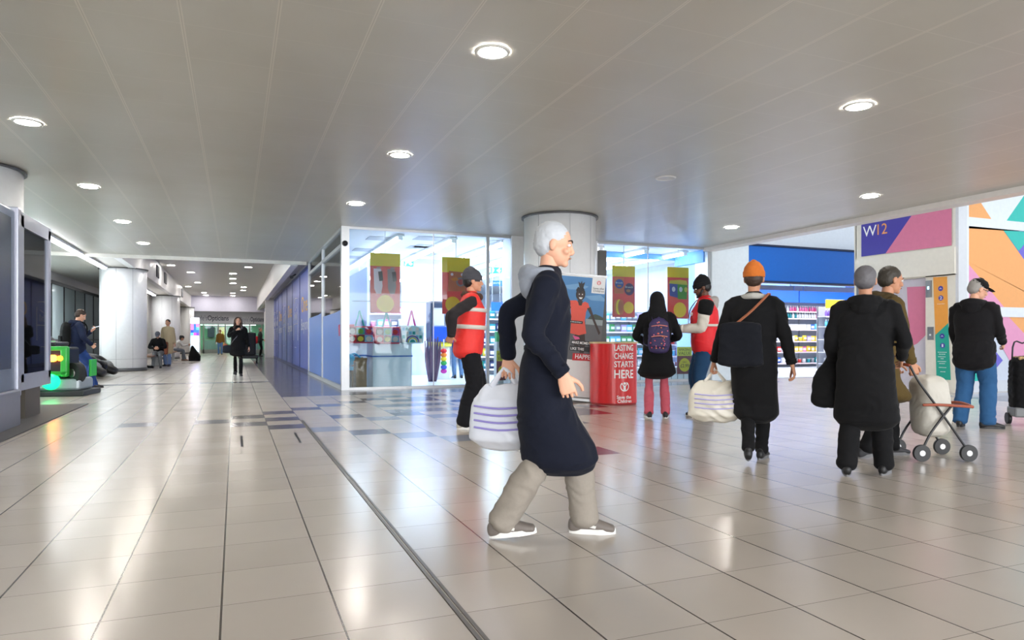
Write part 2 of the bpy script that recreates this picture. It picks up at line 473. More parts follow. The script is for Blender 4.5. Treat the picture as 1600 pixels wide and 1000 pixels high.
MB().box((-8, YF+2.6, 0), (2.3, YF+2.7, 2.2)).box((-8, YF+.5, 2.15), (2.3, YF+2.7, 2.2)).build('interior_wall', gw, op)
MB().box((ox(341), YF+2.3, 0), (ox(351), YF+2.55, 2.0)).build('display_unit', mat('ochre_panel', (232, 196, 98), .5), op)
MB().box((ox(323), YF+2.3, 1.2), (ox(334), YF+2.5, 2.0)).build('picture_panel', mat('dark_picture', (50, 52, 62), .4), op)
MB().box((ox(318), YF+2.0, .0), (ox(341), YF+2.4, .95)).build('desk', mat('grey_desk', (118, 128, 122), .5), op)
MB().box((ox(375), YF+2.0, 0), (ox(404), YF+2.4, 1.0)).build('desk', mat('grey_desk', (118, 128, 122), .5), op)
MB().box((-6, YF+1.0, 2.12), (1.5, YF+1.3, 2.14)).build('strip_lamp', emit('green_white_lamp', (225, 255, 228), 6), op)
struct('wall_far_soffit', MB().box((-8, YF+.2, 3.13), (2.3, YF+.5, 3.2)), warmw)
rebase(op, (-.5, YF+.45, 0))
# ---- left side: glazed wall, bulkhead between the columns, far left wall
XL = -5.9
q = MB()
for y in [9 + 1.9*k for k in range(17)]: q.box((XL-.04, y-.03, 0), (XL+.04, y+.03, 3.05))
q.box((XL-.04, 5, 2.98), (XL+.04, 40, 3.12)).box((XL-.04, 5, 0), (XL+.04, 40, .16)).box((XL-.03, 5, 1.0), (XL+.03, 40, 1.05))
struct('window_1', q, mat('black_frame', (34, 36, 38), .4, .3))
struct('wall_left', MB().box((XL-.06, -9, 3.1), (XL+.06, 40, CEIL)).box((XL-3, 40, 0), (-4.3, 40.15, CEIL)), mat('left_wall_paint', (198, 196, 190), .5))
w2 = MB().box((XL-.005, 5, .1), (XL+.005, 40, 3.0)); struct('window_2', w2, frosted('frosted_glass'))
struct('wall_left_interior', MB().box((XL-2.6, 5, 0), (XL-2.5, 40, CEIL)), mat('pale_interior', (178, 186, 190), .6))
struct('wall_left_near', MB().box((XL-.06, -9, 0), (XL+.06, 5, 3.1)), mat('left_wall_paint2', (190, 188, 184), .5))
# narrow glazed shop beyond the first column
struct('wall_corridor_left', MB().box((-4.3, 36, 0), (-4.2, YF, CEIL)), warmw)
q = MB()
for y in (28.5, 30.2, 31.9, 33.6): q.box((-4.30, y-.05, 0), (-4.18, y+.05, 3.0))
q.box((-4.25, 28.5, .1), (-4.22, 33.6, 2.9)); struct('door_1', q, mat('dark_door_glass', (62, 68, 74), .3))
# ---- right-hand corridor wall: glazed then blue hoarding
struct('wall_corridor_right', MB().box((2.12, 41.8, 0), (2.3, YF+.4, CEIL)).box((1.60, 41.4, 0), (2.1, 41.9, CEIL)), warmw)
struct('door_2', MB().box((2.0, 47.0, 0), (2.14, 51.0, 2.7)), mat('navy_door', (32, 40, 92), .4))
struct('wall_far_right', MB().box((1.98, 51.4, 0), (2.14, 53.2, 3.0)), white)
# ---- columns
colm = mat('white_column_enamel', (243, 244, 246), .32, var=.02)
seam = mat('column_joint', (158, 158, 162), .5)
ringm = mat('column_ring', (96, 96, 98), .4, .5)
def column(x, y, label, top=CEIL):
    t = thing('column', label, 'column', (x, y, 0))
    MB().cyl((0,0,.10), (0,0,top), .69, n=64).build('shaft', colm, t)
    MB().cyl((0,0,0), (0,0,.11), .705, n=64).build('base_ring', ringm, t)
    MB().cyl((0,0,top-.035), (0,0,top-.004), .735, n=64).build('top_ring', ringm, t)
    q = MB()
    for a in (-150, -100, -60, 20, 90, 160):
        a = R(a); q.box((-.003, -.003, .11), (.003, .003, top-.04))
        n0 = len(q.v) - 8
        for k in range(n0, n0+8): v = q.v[k]; q.v[k] = (v[0]+.691*math.cos(a), v[1]+.691*math.sin(a), v[2])
    q.cyl((0,0,.40), (0,0,.406), .6925, n=64); q.build('panel_joint', seam, t)
    return t
column(5.78, 11.9, 'big round white column behind the red counter and the tilted banner')
column(-3.43, 11.4, 'round white column at the left edge carrying the advertising cases')
column(-3.43, 26.0, 'round white column beside the black massage chairs')
column(-3.43, 41.0, 'round white column behind the seated pair on the bench', 3.36)
column(-3.43, 54.9, 'farthest round white column beside the drinks fridge', 3.36)
# ---- shop front structure
YS = 14.46
alu = mat('pale_aluminium', (196, 198, 200), .35, .5)
q = MB().box((2.03, YS-.05, 0), (2.19, YS+.11, CEIL)).box((2.19, YS-.03, CEIL-.05), (11.25, YS+.05, CEIL)).box((2.19, YS-.03, 0), (11.25, YS+.05, .05))
q.box((5.20, YS-.03, .05), (5.27, YS+.04, CEIL-.05)).box((11.20, YS-.03, 0), (11.28, YS+.05, CEIL))
q.box((3.98, YS-.008, .05), (4.0, YS+.008, CEIL-.05), 0).box((9.42, YS-.008, .05), (9.44, YS+.008, CEIL-.05))
struct('window_3', q, alu)
struct('window_4', MB().box((2.19, YS, .05), (5.79, YS+.012, CEIL-.05)), glass('shop_glass'))
struct('window_5', MB().box((8.2, YS, .05), (11.2, YS+.012, CEIL-.05)), glass('shop_glass'))
struct('wall_shop_pier', MB().box((5.79, YS-.08, 0), (7.98, YS+.5, CEIL)), white)
struct('door_3', MB().box((7.98, YS-.12, 0), (8.20, YS+.3, 3.16)), mat('dark_bronze_jamb', (92, 90, 88), .45, .3))
struct('wall_shop_right', MB().box((11.28, YS-.1, 0), (12.45, YS+.6, CEIL+.9)), mat('cool_white_paint', (228, 236, 240), .4))
# shop shell
shw = mat('shop_white_wall', (226, 230, 242), .5); lil = mat('lilac_wall', (196, 204, 240), .5)
struct('ceiling_shop', MB().box((2.2, YS+.1, CEIL-.012), (12.4, 34, CEIL-.002)), mat('shop_ceiling_tile', (232, 233, 236), .6))
struct('wall_shop_back', MB().box((2.2, 33.9, 0), (24, 34, 5)), shw)
struct('wall_shop_partition', MB().box((11.30, YS+.6, 0), (11.42, 15.9, CEIL-.02)), mat('sky_blue_wall', (150, 185, 236), .5))
struct('wall_shop_inner', MB().box((2.30, 21.0, 0), (2.40, 33, CEIL)), lil)
struct('floor_shop', MB().box((2.25, YS+.06, 0.002), (24.5, 34, .006)), mat('shop_vinyl_floor', (226, 230, 236), .25))
def shop_box(name, lo, hi, m):
    return struct(name, MB().box(lo, hi), m)
a = on_y(640, 500, 19.5).x; b_ = on_y(692, 500, 19.5).x
shop_box('wall_shop_column', (a, 19.5, 0), (b_, 20.6, CEIL), lil)
# grey squares in the shop ceiling
q = MB()
for (px_, py_) in ((596, 373), (670, 373), (572, 391), (668, 385), (657, 387), (783, 379), (800, 388), (551, 402), (660, 398)):
    P = fl(px_, py_, CEIL-.02)
    q.box((P.x-.32, P.y-.3, CEIL-.022), (P.x+.32, P.y+.3, CEIL-.014))
struct('trim_5', q, mat('grey_ceiling_square', (176, 180, 186), .6))
# mezzanine band of the sign wall + right shop shell
sgn0, sgn1 = on_y(1153, 400, 15).x, 17.3
struct('wall_atrium_back', MB().box((12.45, 15.0, 3.60), (24.5, 15.3, 7.6)), mat('bright_white_wall', (240, 243, 246), .45))
struct('wall_right_shop', MB().box((12.45, 15.3, 0), (12.6, 22, 4.0)).box((24.4, 15, 0), (24.5, 34, 4)), lil)
struct('ceiling_right_shop', MB().box((12.45, 15.3, 3.58), (24.5, 34, 3.66)), white)
# ---- lift wall (plane x = 13.06) and mural wall (plane y = 9.23)
XW, YM = 13.06, 9.23
cream = mat('cream_enamel', (226, 220, 206), .28)
q = MB().box((XW, YM, 0), (XW+1.9, 9.78, 2.33)).box((XW, YM, 2.31), (XW+1.9, 11.56, 7.6)).box((XW, 11.54, 0), (XW+1.9, 11.60, 7.6)).box((XW+.4, 9.78, 0), (XW+1.9, 11.54, 2.33))
q.box((XW-.05, 9.22, 2.33), (XW, 11.52, 2.86)); q.box((XW, 9.78, 0), (XW+.02, 9.86, 2.33))
struct('wall_lift', q, cream)
struct('wall_lift_side', MB().box((XW, YM-.06, 0), (XW+.24, YM+.0, 7.6)), mat('silver_post', (214, 214, 216), .35, .2))
struct('wall_mural', MB().box((XW+.24, YM, 0), (24, YM+.12, 7.6)), mat('mural_pale', (214, 220, 232), .35))
struct('baseboard_mural', MB().box((XW+.24, YM-.03, 0), (24, YM, .22)), mat('pale_grey_skirting', (205, 208, 215), .35))
# ================================================================ LAMPS
lampm = emit('downlight_diffuser', (255, 249, 240), DOWN_E)
rimm = mat('downlight_rim', (205, 203, 198), .4)
def downlight(x, y, z, label, first=None):
    if first is None:
        t = thing('downlight', label, 'ceiling light', (x, y, z))
        t['group'] = 'recessed downlights of the low ceiling'
        MB().cyl((0,0,-.012), (0,0,-.004), .115, n=32).build('diffuser', lampm, t)
        q = MB(); n = 32; secs = []
        for rr, zz in ((.112, -.003), (.112, -.016), (.140, -.016), (.147, -.003)):
            secs += [V((rr*math.cos(2*math.pi*i/n), rr*math.sin(2*math.pi*i/n), zz)) for i in range(n)]
        q.add(secs, [(k*n+i, k*n+(i+1)%n, (k+1)*n+(i+1)%n, (k+1)*n+i) for k in range(3) for i in range(n)], 0, True)
        q.build('rim', rimm, t); return t
    return dup(first, (x, y, z), label=label)
ords = ['nearest', 'second', 'third', 'fourth', 'fifth', 'sixth', 'seventh', 'eighth']
d0 = None
for rown, xx, ys in (('left-hand row over the corridor', -2.06, [5.4, 8.77, 12.13, 15.51, 18.83]),
                     ('row above the shop corner', 1.93, [5.22, 8.57, 11.96]),
                     ('middle row before the round column', 5.77, [5.07]),
                     ('right-hand row near the atrium beam', 9.58, [4.9, 8.20, 11.57])):
    vis = [y for y in ys if (y > 5.3 if xx < 0 else (y > 5 if xx < 9 else y > 8))]
    for y in ys:
        lab = ('%s lit round downlight in the %s' % (ords[vis.index(y)], rown)) if y in vis else 'round downlight overhead behind the view in the %s' % rown
        o = downlight(xx, y, CEIL, lab, d0); d0 = d0 or o
# unlit ceiling ring
MBr = MB(); n = 32; s_ = []
for rr, zz in ((.12, -.002), (.12, -.014), (.145, -.014), (.15, -.002)):
    s_ += [V((5.77+rr*math.cos(2*math.pi*i/n), 8.39+rr*math.sin(2*math.pi*i/n), CEIL+zz)) for i in range(n)]
MBr.add(s_, [(k*n+i, k*n+(i+1)%n, (k+1)*n+(i+1)%n, (k+1)*n+i) for k in range(3) for i in range(n)], 0, True)
MBr.cyl((5.77, 8.39, CEIL-.006), (5.77, 8.39, CEIL-.002), .12, n=32)
tag(MBr.build('unlit_downlight', rimm), 'unlit round downlight in the ceiling right of the round column', 'ceiling light')
# corridor high ceiling lamps
hi = [(-2.58,33.3),(-1.97,36.45),(-1.96,42.9),(-2.64,46.3),(-1.98,52.0),(-1.96,54.9),(.56,32.9),(-.09,36.4),(-.1,39.5),(-.1,42.7),(.51,45.6),(.51,48.6),(-.13,51.8),(-.13,54.9),(-.1,24.5),(-2.0,26.5)]
hm = emit('corridor_lamp_diffuser', (255, 250, 244), 40)
h0 = None
hi.sort(key=lambda p: p[1]); cnt = {}
for k, (x, y) in enumerate(hi):
    rw_ = 'outermost left' if x < -2.3 else 'left' if x < -1 else 'middle' if x < .2 else 'right'; cnt[rw_] = cnt.get(rw_, -1)+1
    if h0 is None:
        h0 = thing('corridor_downlight', 'x', 'ceiling light', (x, y, 4.27)); h0['group'] = 'small lit downlights in the raised corridor ceiling'
        MB().cyl((0,0,-.014), (0,0,-.002), .15, n=20).build('diffuser', hm, h0)
        MB().cyl((0,0,-.010), (0,0,-.001), .18, n=20).build('rim', rimm, h0); o = h0
    else: o = dup(h0, (x, y, 4.27))
    o['label'] = '%s small lit downlight in the %s row of the raised corridor ceiling' % (ords[cnt[rw_]], rw_)
# fluorescent strips along the left recess
tubm = emit('strip_light_tube', (250, 252, 255), 10)
s0 = None
for (y0, y1, nseg, where) in ((16.5, 25.2, 6, 'before the round column by the massage chairs'), (35.2, 40.0, 3, 'over the bench, beyond the nearer column')):
    L_ = (y1-y0)/nseg
    for k in range(nseg):
        if s0 is None:
            s0 = thing('strip_light', 'x', 'strip light', (-3.85, y0, 3.30))
            MB().box((-.06, .04, -.02), (.06, L_-.06, .02), bev=.01).build('tube_diffuser', tubm, s0)
            MB().box((-.09, 0, .02), (.09, L_, .075)).box((-.07, 0, -.022), (.07, .03, .02)).build('housing', white, s0); o = s0
        else: o = dup(s0, (-3.85, y0+k*L_, 3.30))
        o['label'] = '%s lit segment of the strip light %s' % (ords[k], where); o['group'] = 'strip light segments along the left side'
# bulkhead vents
for k, y in enumerate((32.2, 35.6, 46.5)):
    q = MB().box((XH0, y-.5, 3.62), (XH0+.03, y+.5, 4.12))
    for j in range(9): q.box((XH0+.02, y-.46, 3.66+j*.05), (XH0+.05, y+.46, 3.685+j*.05), 1)
    tag(q.build('air_vent', [mat('vent_dark', (70, 72, 76), .6), mat('vent_slat', (120, 122, 126), .5)]), '%s dark air vent high on the left corridor bulkhead' % ords[k], 'vent')

# ================================================================ LEFT: ADVERTISING CASES
slv = mat('silver_case', (172, 176, 192), .3, .3); gcase = mat('grey_blue_case', (120, 130, 148), .4, .2)
t = thing('advertising_case', 'silver framed advertising case with dark blue poster on the left column', 'advertising case', (-2.66, 11.6, 0))
t['label'] = 'silver framed advertising case with dark blue poster beside the green ride'
x0, x1 = -2.74, -2.52
q = MB().box((x0, 10.62, .50), (x1, 10.78, 2.62)).box((x0, 12.30, .50), (x1, 12.46, 2.62)).box((x0, 10.62, 2.48), (x1, 12.46, 2.66)).box((x0, 10.62, .40), (x1, 12.46, .60))
q.build('frame', slv, t)
MB().box((x0, 11.05, 0), (x1-.04, 11.95, .42)).build('foot', mat('brown_foot', (92, 84, 74), .5), t)
q = MB().box((x0+.02, 10.78, .6), (x1-.07, 12.30, 2.48), 0)
xs_ = x1-.065
q.add([(xs_,10.8,.62),(xs_,12.28,.62),(xs_,12.28,1.72),(xs_,11.7,1.80),(xs_,10.8,1.74)], [(0,1,2,3,4)], 1)
q.add([(xs_+.002,11.35,.9),(xs_+.002,11.6,.85),(xs_+.002,11.75,1.2),(xs_+.002,11.68,1.48),(xs_+.002,11.45,1.55),(xs_+.002,11.3,1.25)], [(0,1,2,3,4,5)], 2)
q.add([(xs_+.002,11.75,.8),(xs_+.002,12.0,.78),(xs_+.002,12.05,1.25),(xs_+.002,11.85,1.3)], [(0,1,2,3)], 3)
q.build('poster', [mat('poster_pale', (150, 158, 160), .4), mat('poster_navy', (40, 52, 98), .4), mat('poster_gold', (190, 150, 62), .5), mat('poster_ice', (110, 130, 170), .5)], t)
MB().box((x1-.03, 10.78, .6), (x1-.024, 12.30, 2.48)).build('glass_pane', glass('shop_glass'), t)
rebase(t, (-2.64, 11.5, 0)); t.location = (-2.62, 11.08, 0); t.scale = (1, .82, 1)
t = thing('information_case', 'tall grey blue display case, nearest on the left column', 'display case', (-2.64, 9.4, 0))
q = MB().box((-2.78, 8.2, .42), (-2.50, 10.35, 2.62), bev=.03); q.build('case_body', gcase, t)
MB().box((-2.505, 8.4, .7), (-2.49, 10.1, 2.5)).build('front_panel', mat('dark_panel', (70, 78, 92), .25), t)
MB().box((-2.80, 10.28, .35), (-2.46, 10.42, 2.66), bev=.02).build('side_post', slv, t)
MB().box((-2.80, 8.1, 0), (-2.44, 10.3, .44), bev=.02).build('plinth', mat('plinth_grey', (128, 132, 148), .35, .2), t)
rebase(t, (-2.64, 9.3, 0)); t.location = (-2.62, 9.02, 0)
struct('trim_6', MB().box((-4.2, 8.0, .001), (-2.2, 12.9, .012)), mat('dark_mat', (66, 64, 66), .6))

# ================================================================ GREEN RIDE + MASSAGE CHAIRS + BENCH
blk = mat('black_plastic', (22, 22, 25), .35); grn = mat('green_plastic', (46, 176, 60), .35); pal = mat('pale_grey_metal', (168, 176, 180), .35, .3)
t = thing('childrens_ride', 'green coin-operated ride with orange lamps and glowing green base', 'ride')
O = V((-3.36, 15.25, 0))
q = MB().box((-1.0,-.45,.0), (.85,.5,.10), bev=.02); q.build('base_board', mat('dark_base', (40, 44, 44), .5), t)
MB().box((-.6,-.35,.1), (.75,.4,.32), bev=.05).build('plinth', pal, t)
q = MB(); q.box((-.95,-.42,.42), (.55,-.38,.46)).box((-.95,-.42,.84), (.55,-.36,.92), bev=.02).box((.45,-.42,.36), (.57,-.28,.92), bev=.03).box((-.95,-.42,.38), (.57,-.36,.46), bev=.02)
q.prism([(-.95,-.42,.46), (-.95,-.42,.72), (-.55,-.42,.72), (-.25,-.42,.46)], (0,.05,0)); q.box((-.95,-.4,.96), (.1,.4,1.02), bev=.02); q.box((.76,.1,.34), (.80,.42,.66), bev=.01)
q.build('body_frame', grn, t)
MB().box((-.9,-.36,.34), (.5,.42,.9), bev=.04).build('dark_body', blk, t)
MB().box((-.75,-.3,.92), (.35,.35,1.0), bev=.03).build('seat', blk, t)
MB().box((-.9,-.28,1.02), (-.1,-.1,1.08), bev=.02).build('dashboard', mat('teal_glass', (120, 190, 170), .3), t)
amb = emit('amber_lamp', (255, 120, 30), 9)
for k, xx in enumerate((.33, .455)):
    o = MB().cyl((xx,-.44,.70), (xx,-.36,.70), .062 if k == 0 else .05, n=20).build('tail_lamp', amb if k == 0 else emit('dim_amber_lamp', (235, 110, 30), 2.5), t)
MB().ell((.30,-.40,.27), (.15,.13,.15)).build('glowing_globe', emit('green_glow', (10, 200, 110), 1.5), t)
q = MB()
q.cyl((.60,-.28,.42), (.68,-.16,.42), .19, n=28).build('wheel', mat('black_tyre', (26, 26, 28), .7), t)
MB().cyl((.59,-.29,.42), (.69,-.17,.42), .08, n=20).build('wheel_hub', steel, t)
lettering([('U', 0, 0, .09, .11)], frame((-.80,-.425,.50), (1,0,0), (0,0,1)), mat('yellow_letter', (232, 208, 40), .5), t)
for c_ in t.children: pass
t.location = O; t.rotation_euler = (0, 0, R(-8))
O2 = V((-3.35, 22.3, 0))
chm = mat('black_leather', (14, 14, 17), .38, spec=.35, bump=.1)
def massage_chair(loc, rz, label):
    t = thing('massage_chair', label, 'massage chair', loc, rz, 'massage chairs')
    # side shells: fat curved arms
    for s in (-1, 1):
        pts = [(s*.36, -.75, .16), (s*.37, -.45, .42), (s*.37, 0, .55), (s*.36, .4, .72), (s*.33, .75, 1.02)]
        MB().tube(pts, [.13, .17, .16, .14, .09], ref=(1,0,0), flat=1.15).build('side_shell', chm, t)
    pts = [(0, -.55, .42), (0, -.1, .42), (0, .25, .62), (0, .62, 1.0), (0, .82, 1.22)]
    MB().tube(pts, [.26, .28, .27, .25, .18], ref=(1,0,0), flat=.38).build('padded_seat', chm, t)
    MB().tube([(0,-.6,.35), (0,-.85,.22), (0,-1.0,.14)], [.24,.26,.22], ref=(1,0,0), flat=.5).build('leg_rest', chm, t)
    MB().cyl((-.46,-.62,.24), (.46,-.62,.24), .235, n=28).build('foot_drum', mat('black_gloss', (30, 30, 34), .2), t)
    MB().box((-.34,-.5,.0), (.34,.6,.22), bev=.04).build('base', blk, t)
    for s in (-1, 1): MB().tube([(s*.50,-.5,.45), (s*.51,0,.68), (s*.50,.45,.88)], [.012]*3, n=6).build('chrome_trim', steel, t)
    return t
mc = massage_chair((-4.3, 19.9, 0), R(-160), 'black massage chair nearest the leaning man')
mc.rotation_euler = (0,0,R(84)); mc.scale = (.96,.96,.96)
dup(mc, (-4.2, 21.15, 0), R(84), 'middle one of the black massage chairs by the column')
dup(mc, (-4.1, 22.4, 0), R(84), 'black massage chair closest to the round column')
wood = mat('bench_wood', (150, 112, 84), .5, bump=.1)
def bench(loc, L_, label):
    t = thing('bench', label, 'bench', loc)
    for k in range(4): MB().box((-.24+k*.125, -L_/2, .42), (-.13+k*.125, L_/2, .47), bev=.008).build('seat_slat', wood, t)
    for s in (-1, 1):
        MB().box((-.2, s*(L_/2-.35)-.05, .0), (.22, s*(L_/2-.35)+.05, .03)).box((-.05, s*(L_/2-.35)-.05, .03), (.07, s*(L_/2-.35)+.05, .42)).build('leg', steel, t)
    return t
bench((-2.92, 29.0, 0), 4.6, 'wooden bench the capped seated man sits on')
bench((-2.85, 36.6, 0), 3.4, 'wooden bench the person with the black bag sits on')
# drinks fridge near the opticians
t = thing('drinks_fridge', 'upright glass-door fridge with bright blue and pink poster by the far columns', 'fridge', (-2.1, 44, 0))
P0, P1 = on_y(296.5, 555, 45.5), on_y(312.5, 555, 45.5)
MB().box((P0.x, 45.5, .0), (P1.x, 46.2, 2.0), bev=.03).build('cabinet', white, t)
MB().box((P0.x+.06, 45.47, .3), (P1.x-.06, 45.5, 1.25)).build('door', emit('fridge_glow', (196, 226, 245), .9), t)
q = MB(); pc = [(60,110,220),(220,80,180),(90,190,240),(120,70,200),(240,120,190),(40,70,170)]
for k in range(12):
    i, j = k % 3, k // 3; w = (P1.x-P0.x-.12)/3
    q.box((P0.x+.06+i*w, 45.46, 1.27+j*.17), (P0.x+.06+(i+1)*w, 45.49, 1.27+(j+1)*.17), random.randrange(6))
q.build('poster_header', [emit('fridge_print_%d' % k, c_, .7) for k, c_ in enumerate(pc)], t)
MB().box((P0.x+.05, 45.5, 2.0), (P1.x-.05, 45.9, 2.35), bev=.06).build('lit_topper', emit('topper_white', (240, 240, 255), 4), t)
rebase(t, ((P0.x+P1.x)/2, 45.85, 0))
# dark litter / stacked trolley behind the walking woman
P0 = on_y(388, 560, 33)
t = thing('stacked_trolley', 'dark wheeled trolley stacked high behind the walking woman', 'trolley')
x_ = P0.x
MB().box((x_-.42, 33, .18), (x_+.42, 33.7, .32), bev=.03).build('platform', darkm, t)
MB().box((x_-.34, 33.05, .32), (x_+.32, 33.6, 1.35), bev=.05).build('dark_sack', mat('dark_sack', (36, 38, 44), .6), t)
for s in (-1, 1): MB().cyl((x_+s*.36-.03, 33.1, .09), (x_+s*.36+.03, 33.1, .09), .09).build('wheel', blk, t)
for s in (-1, 1): MB().cyl((x_+s*.36-.03, 33.6, .09), (x_+s*.36+.03, 33.6, .09), .09).build('wheel', blk, t)
rebase(t, (x_, 33.35, 0))

# ================================================================ BLUE HOARDING + CORNER GLASS
XB = 2.08
pe = [428.6, 432.2, 435.6, 441.8, 449.3, 458.0, 469.6, 483.6]
navy = mat('hoarding_blue', (84, 102, 184), .38); navy2 = mat('hoarding_joint', (58, 70, 128), .4); yel = mat('hoarding_yellow', (244, 190, 60), .5); wht = mat('print_white', (240, 242, 248), .5)
def yx(px_): return on_x(px_, 500, XB).y
names_ = ['nearest', 'second', 'third', 'fourth', 'fifth', 'sixth', 'farthest']
for k in range(7):
    a, b_ = yx(pe[k]), yx(pe[k+1])   # a far, b near
    i = 6-k
    t = thing('hoarding_panel', '%s blue hoarding panel along the corridor shop front%s' % (names_[i], ', lettered in yellow and white' if i in (0, 2, 4) else ''), 'hoarding panel', (XB, (a+b_)/2, 0))
    h = a-b_
    MB().box((-.02, -h/2+.04, .10), (.05, h/2-.04, 3.22), bev=.008).build('panel', navy, t)
    MB().box((-.035, -h/2, .02), (.05, -h/2+.06, 3.30)).box((-.03, -h/2, .0), (.05, h/2, .11)).box((-.03, -h/2, 3.2), (.05, h/2, 3.30)).build('frame', navy2, t)
    if i in (0, 2, 4):
        w = h*.66
        lettering([('One', 0, .0, w, .52)], frame((-.024, h*.30, 1.92), (0,-1,0), (0,0,1)), yel, t, 'yellow_lettering')
        lettering([('Beyond', 0, 0, w*1.25, .5)], frame((-.024, h*.33, 1.22), (0,-1,0), (0,0,1)), wht, t, 'white_lettering')
    else:
        q = MB()
        def ln(y0, z0, y1, z1): q.cyl((-.024, y0*h, z0), (-.024, y1*h, z1), .012, n=6)
        ln(.25,2.4,.1,2.55); ln(.1,2.55,-.2,2.5); ln(.3,1.6,.3,1.0); ln(.3,1.6,-.25,1.6); ln(-.25,2.3,-.25,1.0); ln(.15,.75,-.05,.75); ln(.1,2.1,-.1,2.2)
        for kk in range(4): ln(.2-.1*kk, 1.75, .2-.1*kk, 1.95+.08*(kk % 2))
        q.build('line_drawing', wht, t)
yc, ym_ = yx(483.6), yx(505)
q = MB()
for y in (yc, ym_, YS+.08): q.box((XB-.04, y-.05, 0), (XB+.04, y+.05, CEIL))
q.box((XB-.04, YS, CEIL-.42), (XB+.04, yc, CEIL-.34)).box((XB-.04, YS, CEIL-.06), (XB+.04, 41.5, CEIL)).box((XB-.05, YS, 0), (XB+.04, yc, .08))
q.box((XB-.02, yc, 3.30), (XB+.04, 41.5, CEIL-.06))
struct('window_6', q, alu)
struct('window_7', MB().box((XB-.006, YS, .08), (XB+.006, yc, CEIL-.05)), glass('shop_glass'))
film = mat('blue_film', (92, 132, 206), .35)
for (a, b_, nm, zt) in ((YS+.14, ym_-.06, 'corner', 1.62), (ym_+.06, yc-.06, 'hoarding', 1.68)):
    q = MB().add([(XB-.012, a, .09), (XB-.012, b_, .09), (XB-.012, b_, zt), (XB-.012, b_-.5, zt), (XB-.012, a+.9, zt+.02), (XB-.012, a, zt+.06),
                  (XB-.007, a, .09), (XB-.007, b_, .09), (XB-.007, b_, zt), (XB-.007, b_-.5, zt), (XB-.007, a+.9, zt+.02), (XB-.007, a, zt+.06)],
                 [(0,1,2,3,4,5), (11,10,9,8,7,6)] + [(i, i+6, (i+1) % 6+6, (i+1) % 6) for i in range(6)])
    tag(q.build('window_film', film), 'blue film on the lower half of the glass next to the %s' % ('shop corner post' if nm == 'corner' else 'hoarding panels'), 'window film')
# interior lilac screen behind the side glass
shop_box('wall_shop_screen', (3.1, 17.5, 0), (3.16, 20.9, CEIL-.5), lil)
# cameras
t = thing('security_camera', 'small dark security camera above the blue hoarding', 'camera', (1.86, 25.5, 3.26))
MB().cyl((0,-.18,-.03), (0,.14,.0), .055).build('camera_body', darkm, t); MB().cyl((0,.05,0), (.15,.05,.10), .025).build('bracket', darkm, t)
t = thing('security_camera', 'black dome camera on the shop corner post', 'camera', (2.10, YS-.07, 3.02))
MB().ell((0,-.02,0), (.055,.055,.055)).build('dome', blk, t); MB().cyl((0,.05,0), (0,0,0), .06).build('mount', darkm, t)

# ================================================================ RED COUNTER
red = mat('counter_red', (214, 26, 30), .3, coat=.25); beige = mat('beech_top', (214, 184, 138), .45)
t = thing('promotional_counter', 'red curved promotional counter with white charity lettering', 'counter')
rzc = 0.0
Cc = V((5.72, 9.78, 0)); az = math.atan2(Cc.x, Cc.y) - .10           # front turned to the viewer
t.location = Cc; t.rotation_euler = (0, 0, -az)
RX, RY, HC = .375, .33, 1.0
def crv(u):   # u in [-1,1] across front -> local point on the curved front
    a = u*math.pi/2*.92; return V((RX*math.sin(a)/math.sin(math.pi/2*.92), -RY*math.cos(a), 0))
n = 40; front = [crv(-1+2*i/n) for i in range(n+1)]
outl = front + [V((RX,.12,0)), V((-RX,.12,0))]
MB().prism([p + V((0,0,.03)) for p in outl], (0,0,HC-.05)).build('curved_front', red, t)
MB().prism([p*1.03 + V((0,0,HC-.02)) for p in outl], (0,0,.028)).build('top', beige, t)
MB().prism([p*.97 for p in outl], (0,0,.03)).build('foot', mat('counter_foot', (150, 24, 26), .5), t)
arc = [0]; 
for i in range(n): arc.append(arc[-1] + (front[i+1]-front[i]).length)
def wrap(co):  # x along the arc from its middle, y height
    s = co.x + arc[-1]/2; i = max(0, min(n-1, next((k for k in range(n) if arc[k+1] >= s), n-1)))
    k = (s-arc[i])/(arc[i+1]-arc[i]); p = front[i].lerp(front[i+1], k); d = (front[i+1]-front[i]).normalized(); nrm = V((d.y, -d.x, 0))
    return V((p.x, p.y, co.y)) + nrm*(.003+co.z)
W = .34; bx = -.02
its = [('LASTING', bx, .865, W, .098), ('CHANGE', bx, .735, W, .098), ('STARTS', bx, .605, W, .098), ('HERE', bx, .43, W, .135),
       ('Save the', bx+.04, .105, .25, .055), ('Children', bx+.05, .032+.01, .25, .055)]
lettering(its, None, mat('white_print', (245, 245, 245), .45), t, 'lettering', bend=wrap, bold=.018)
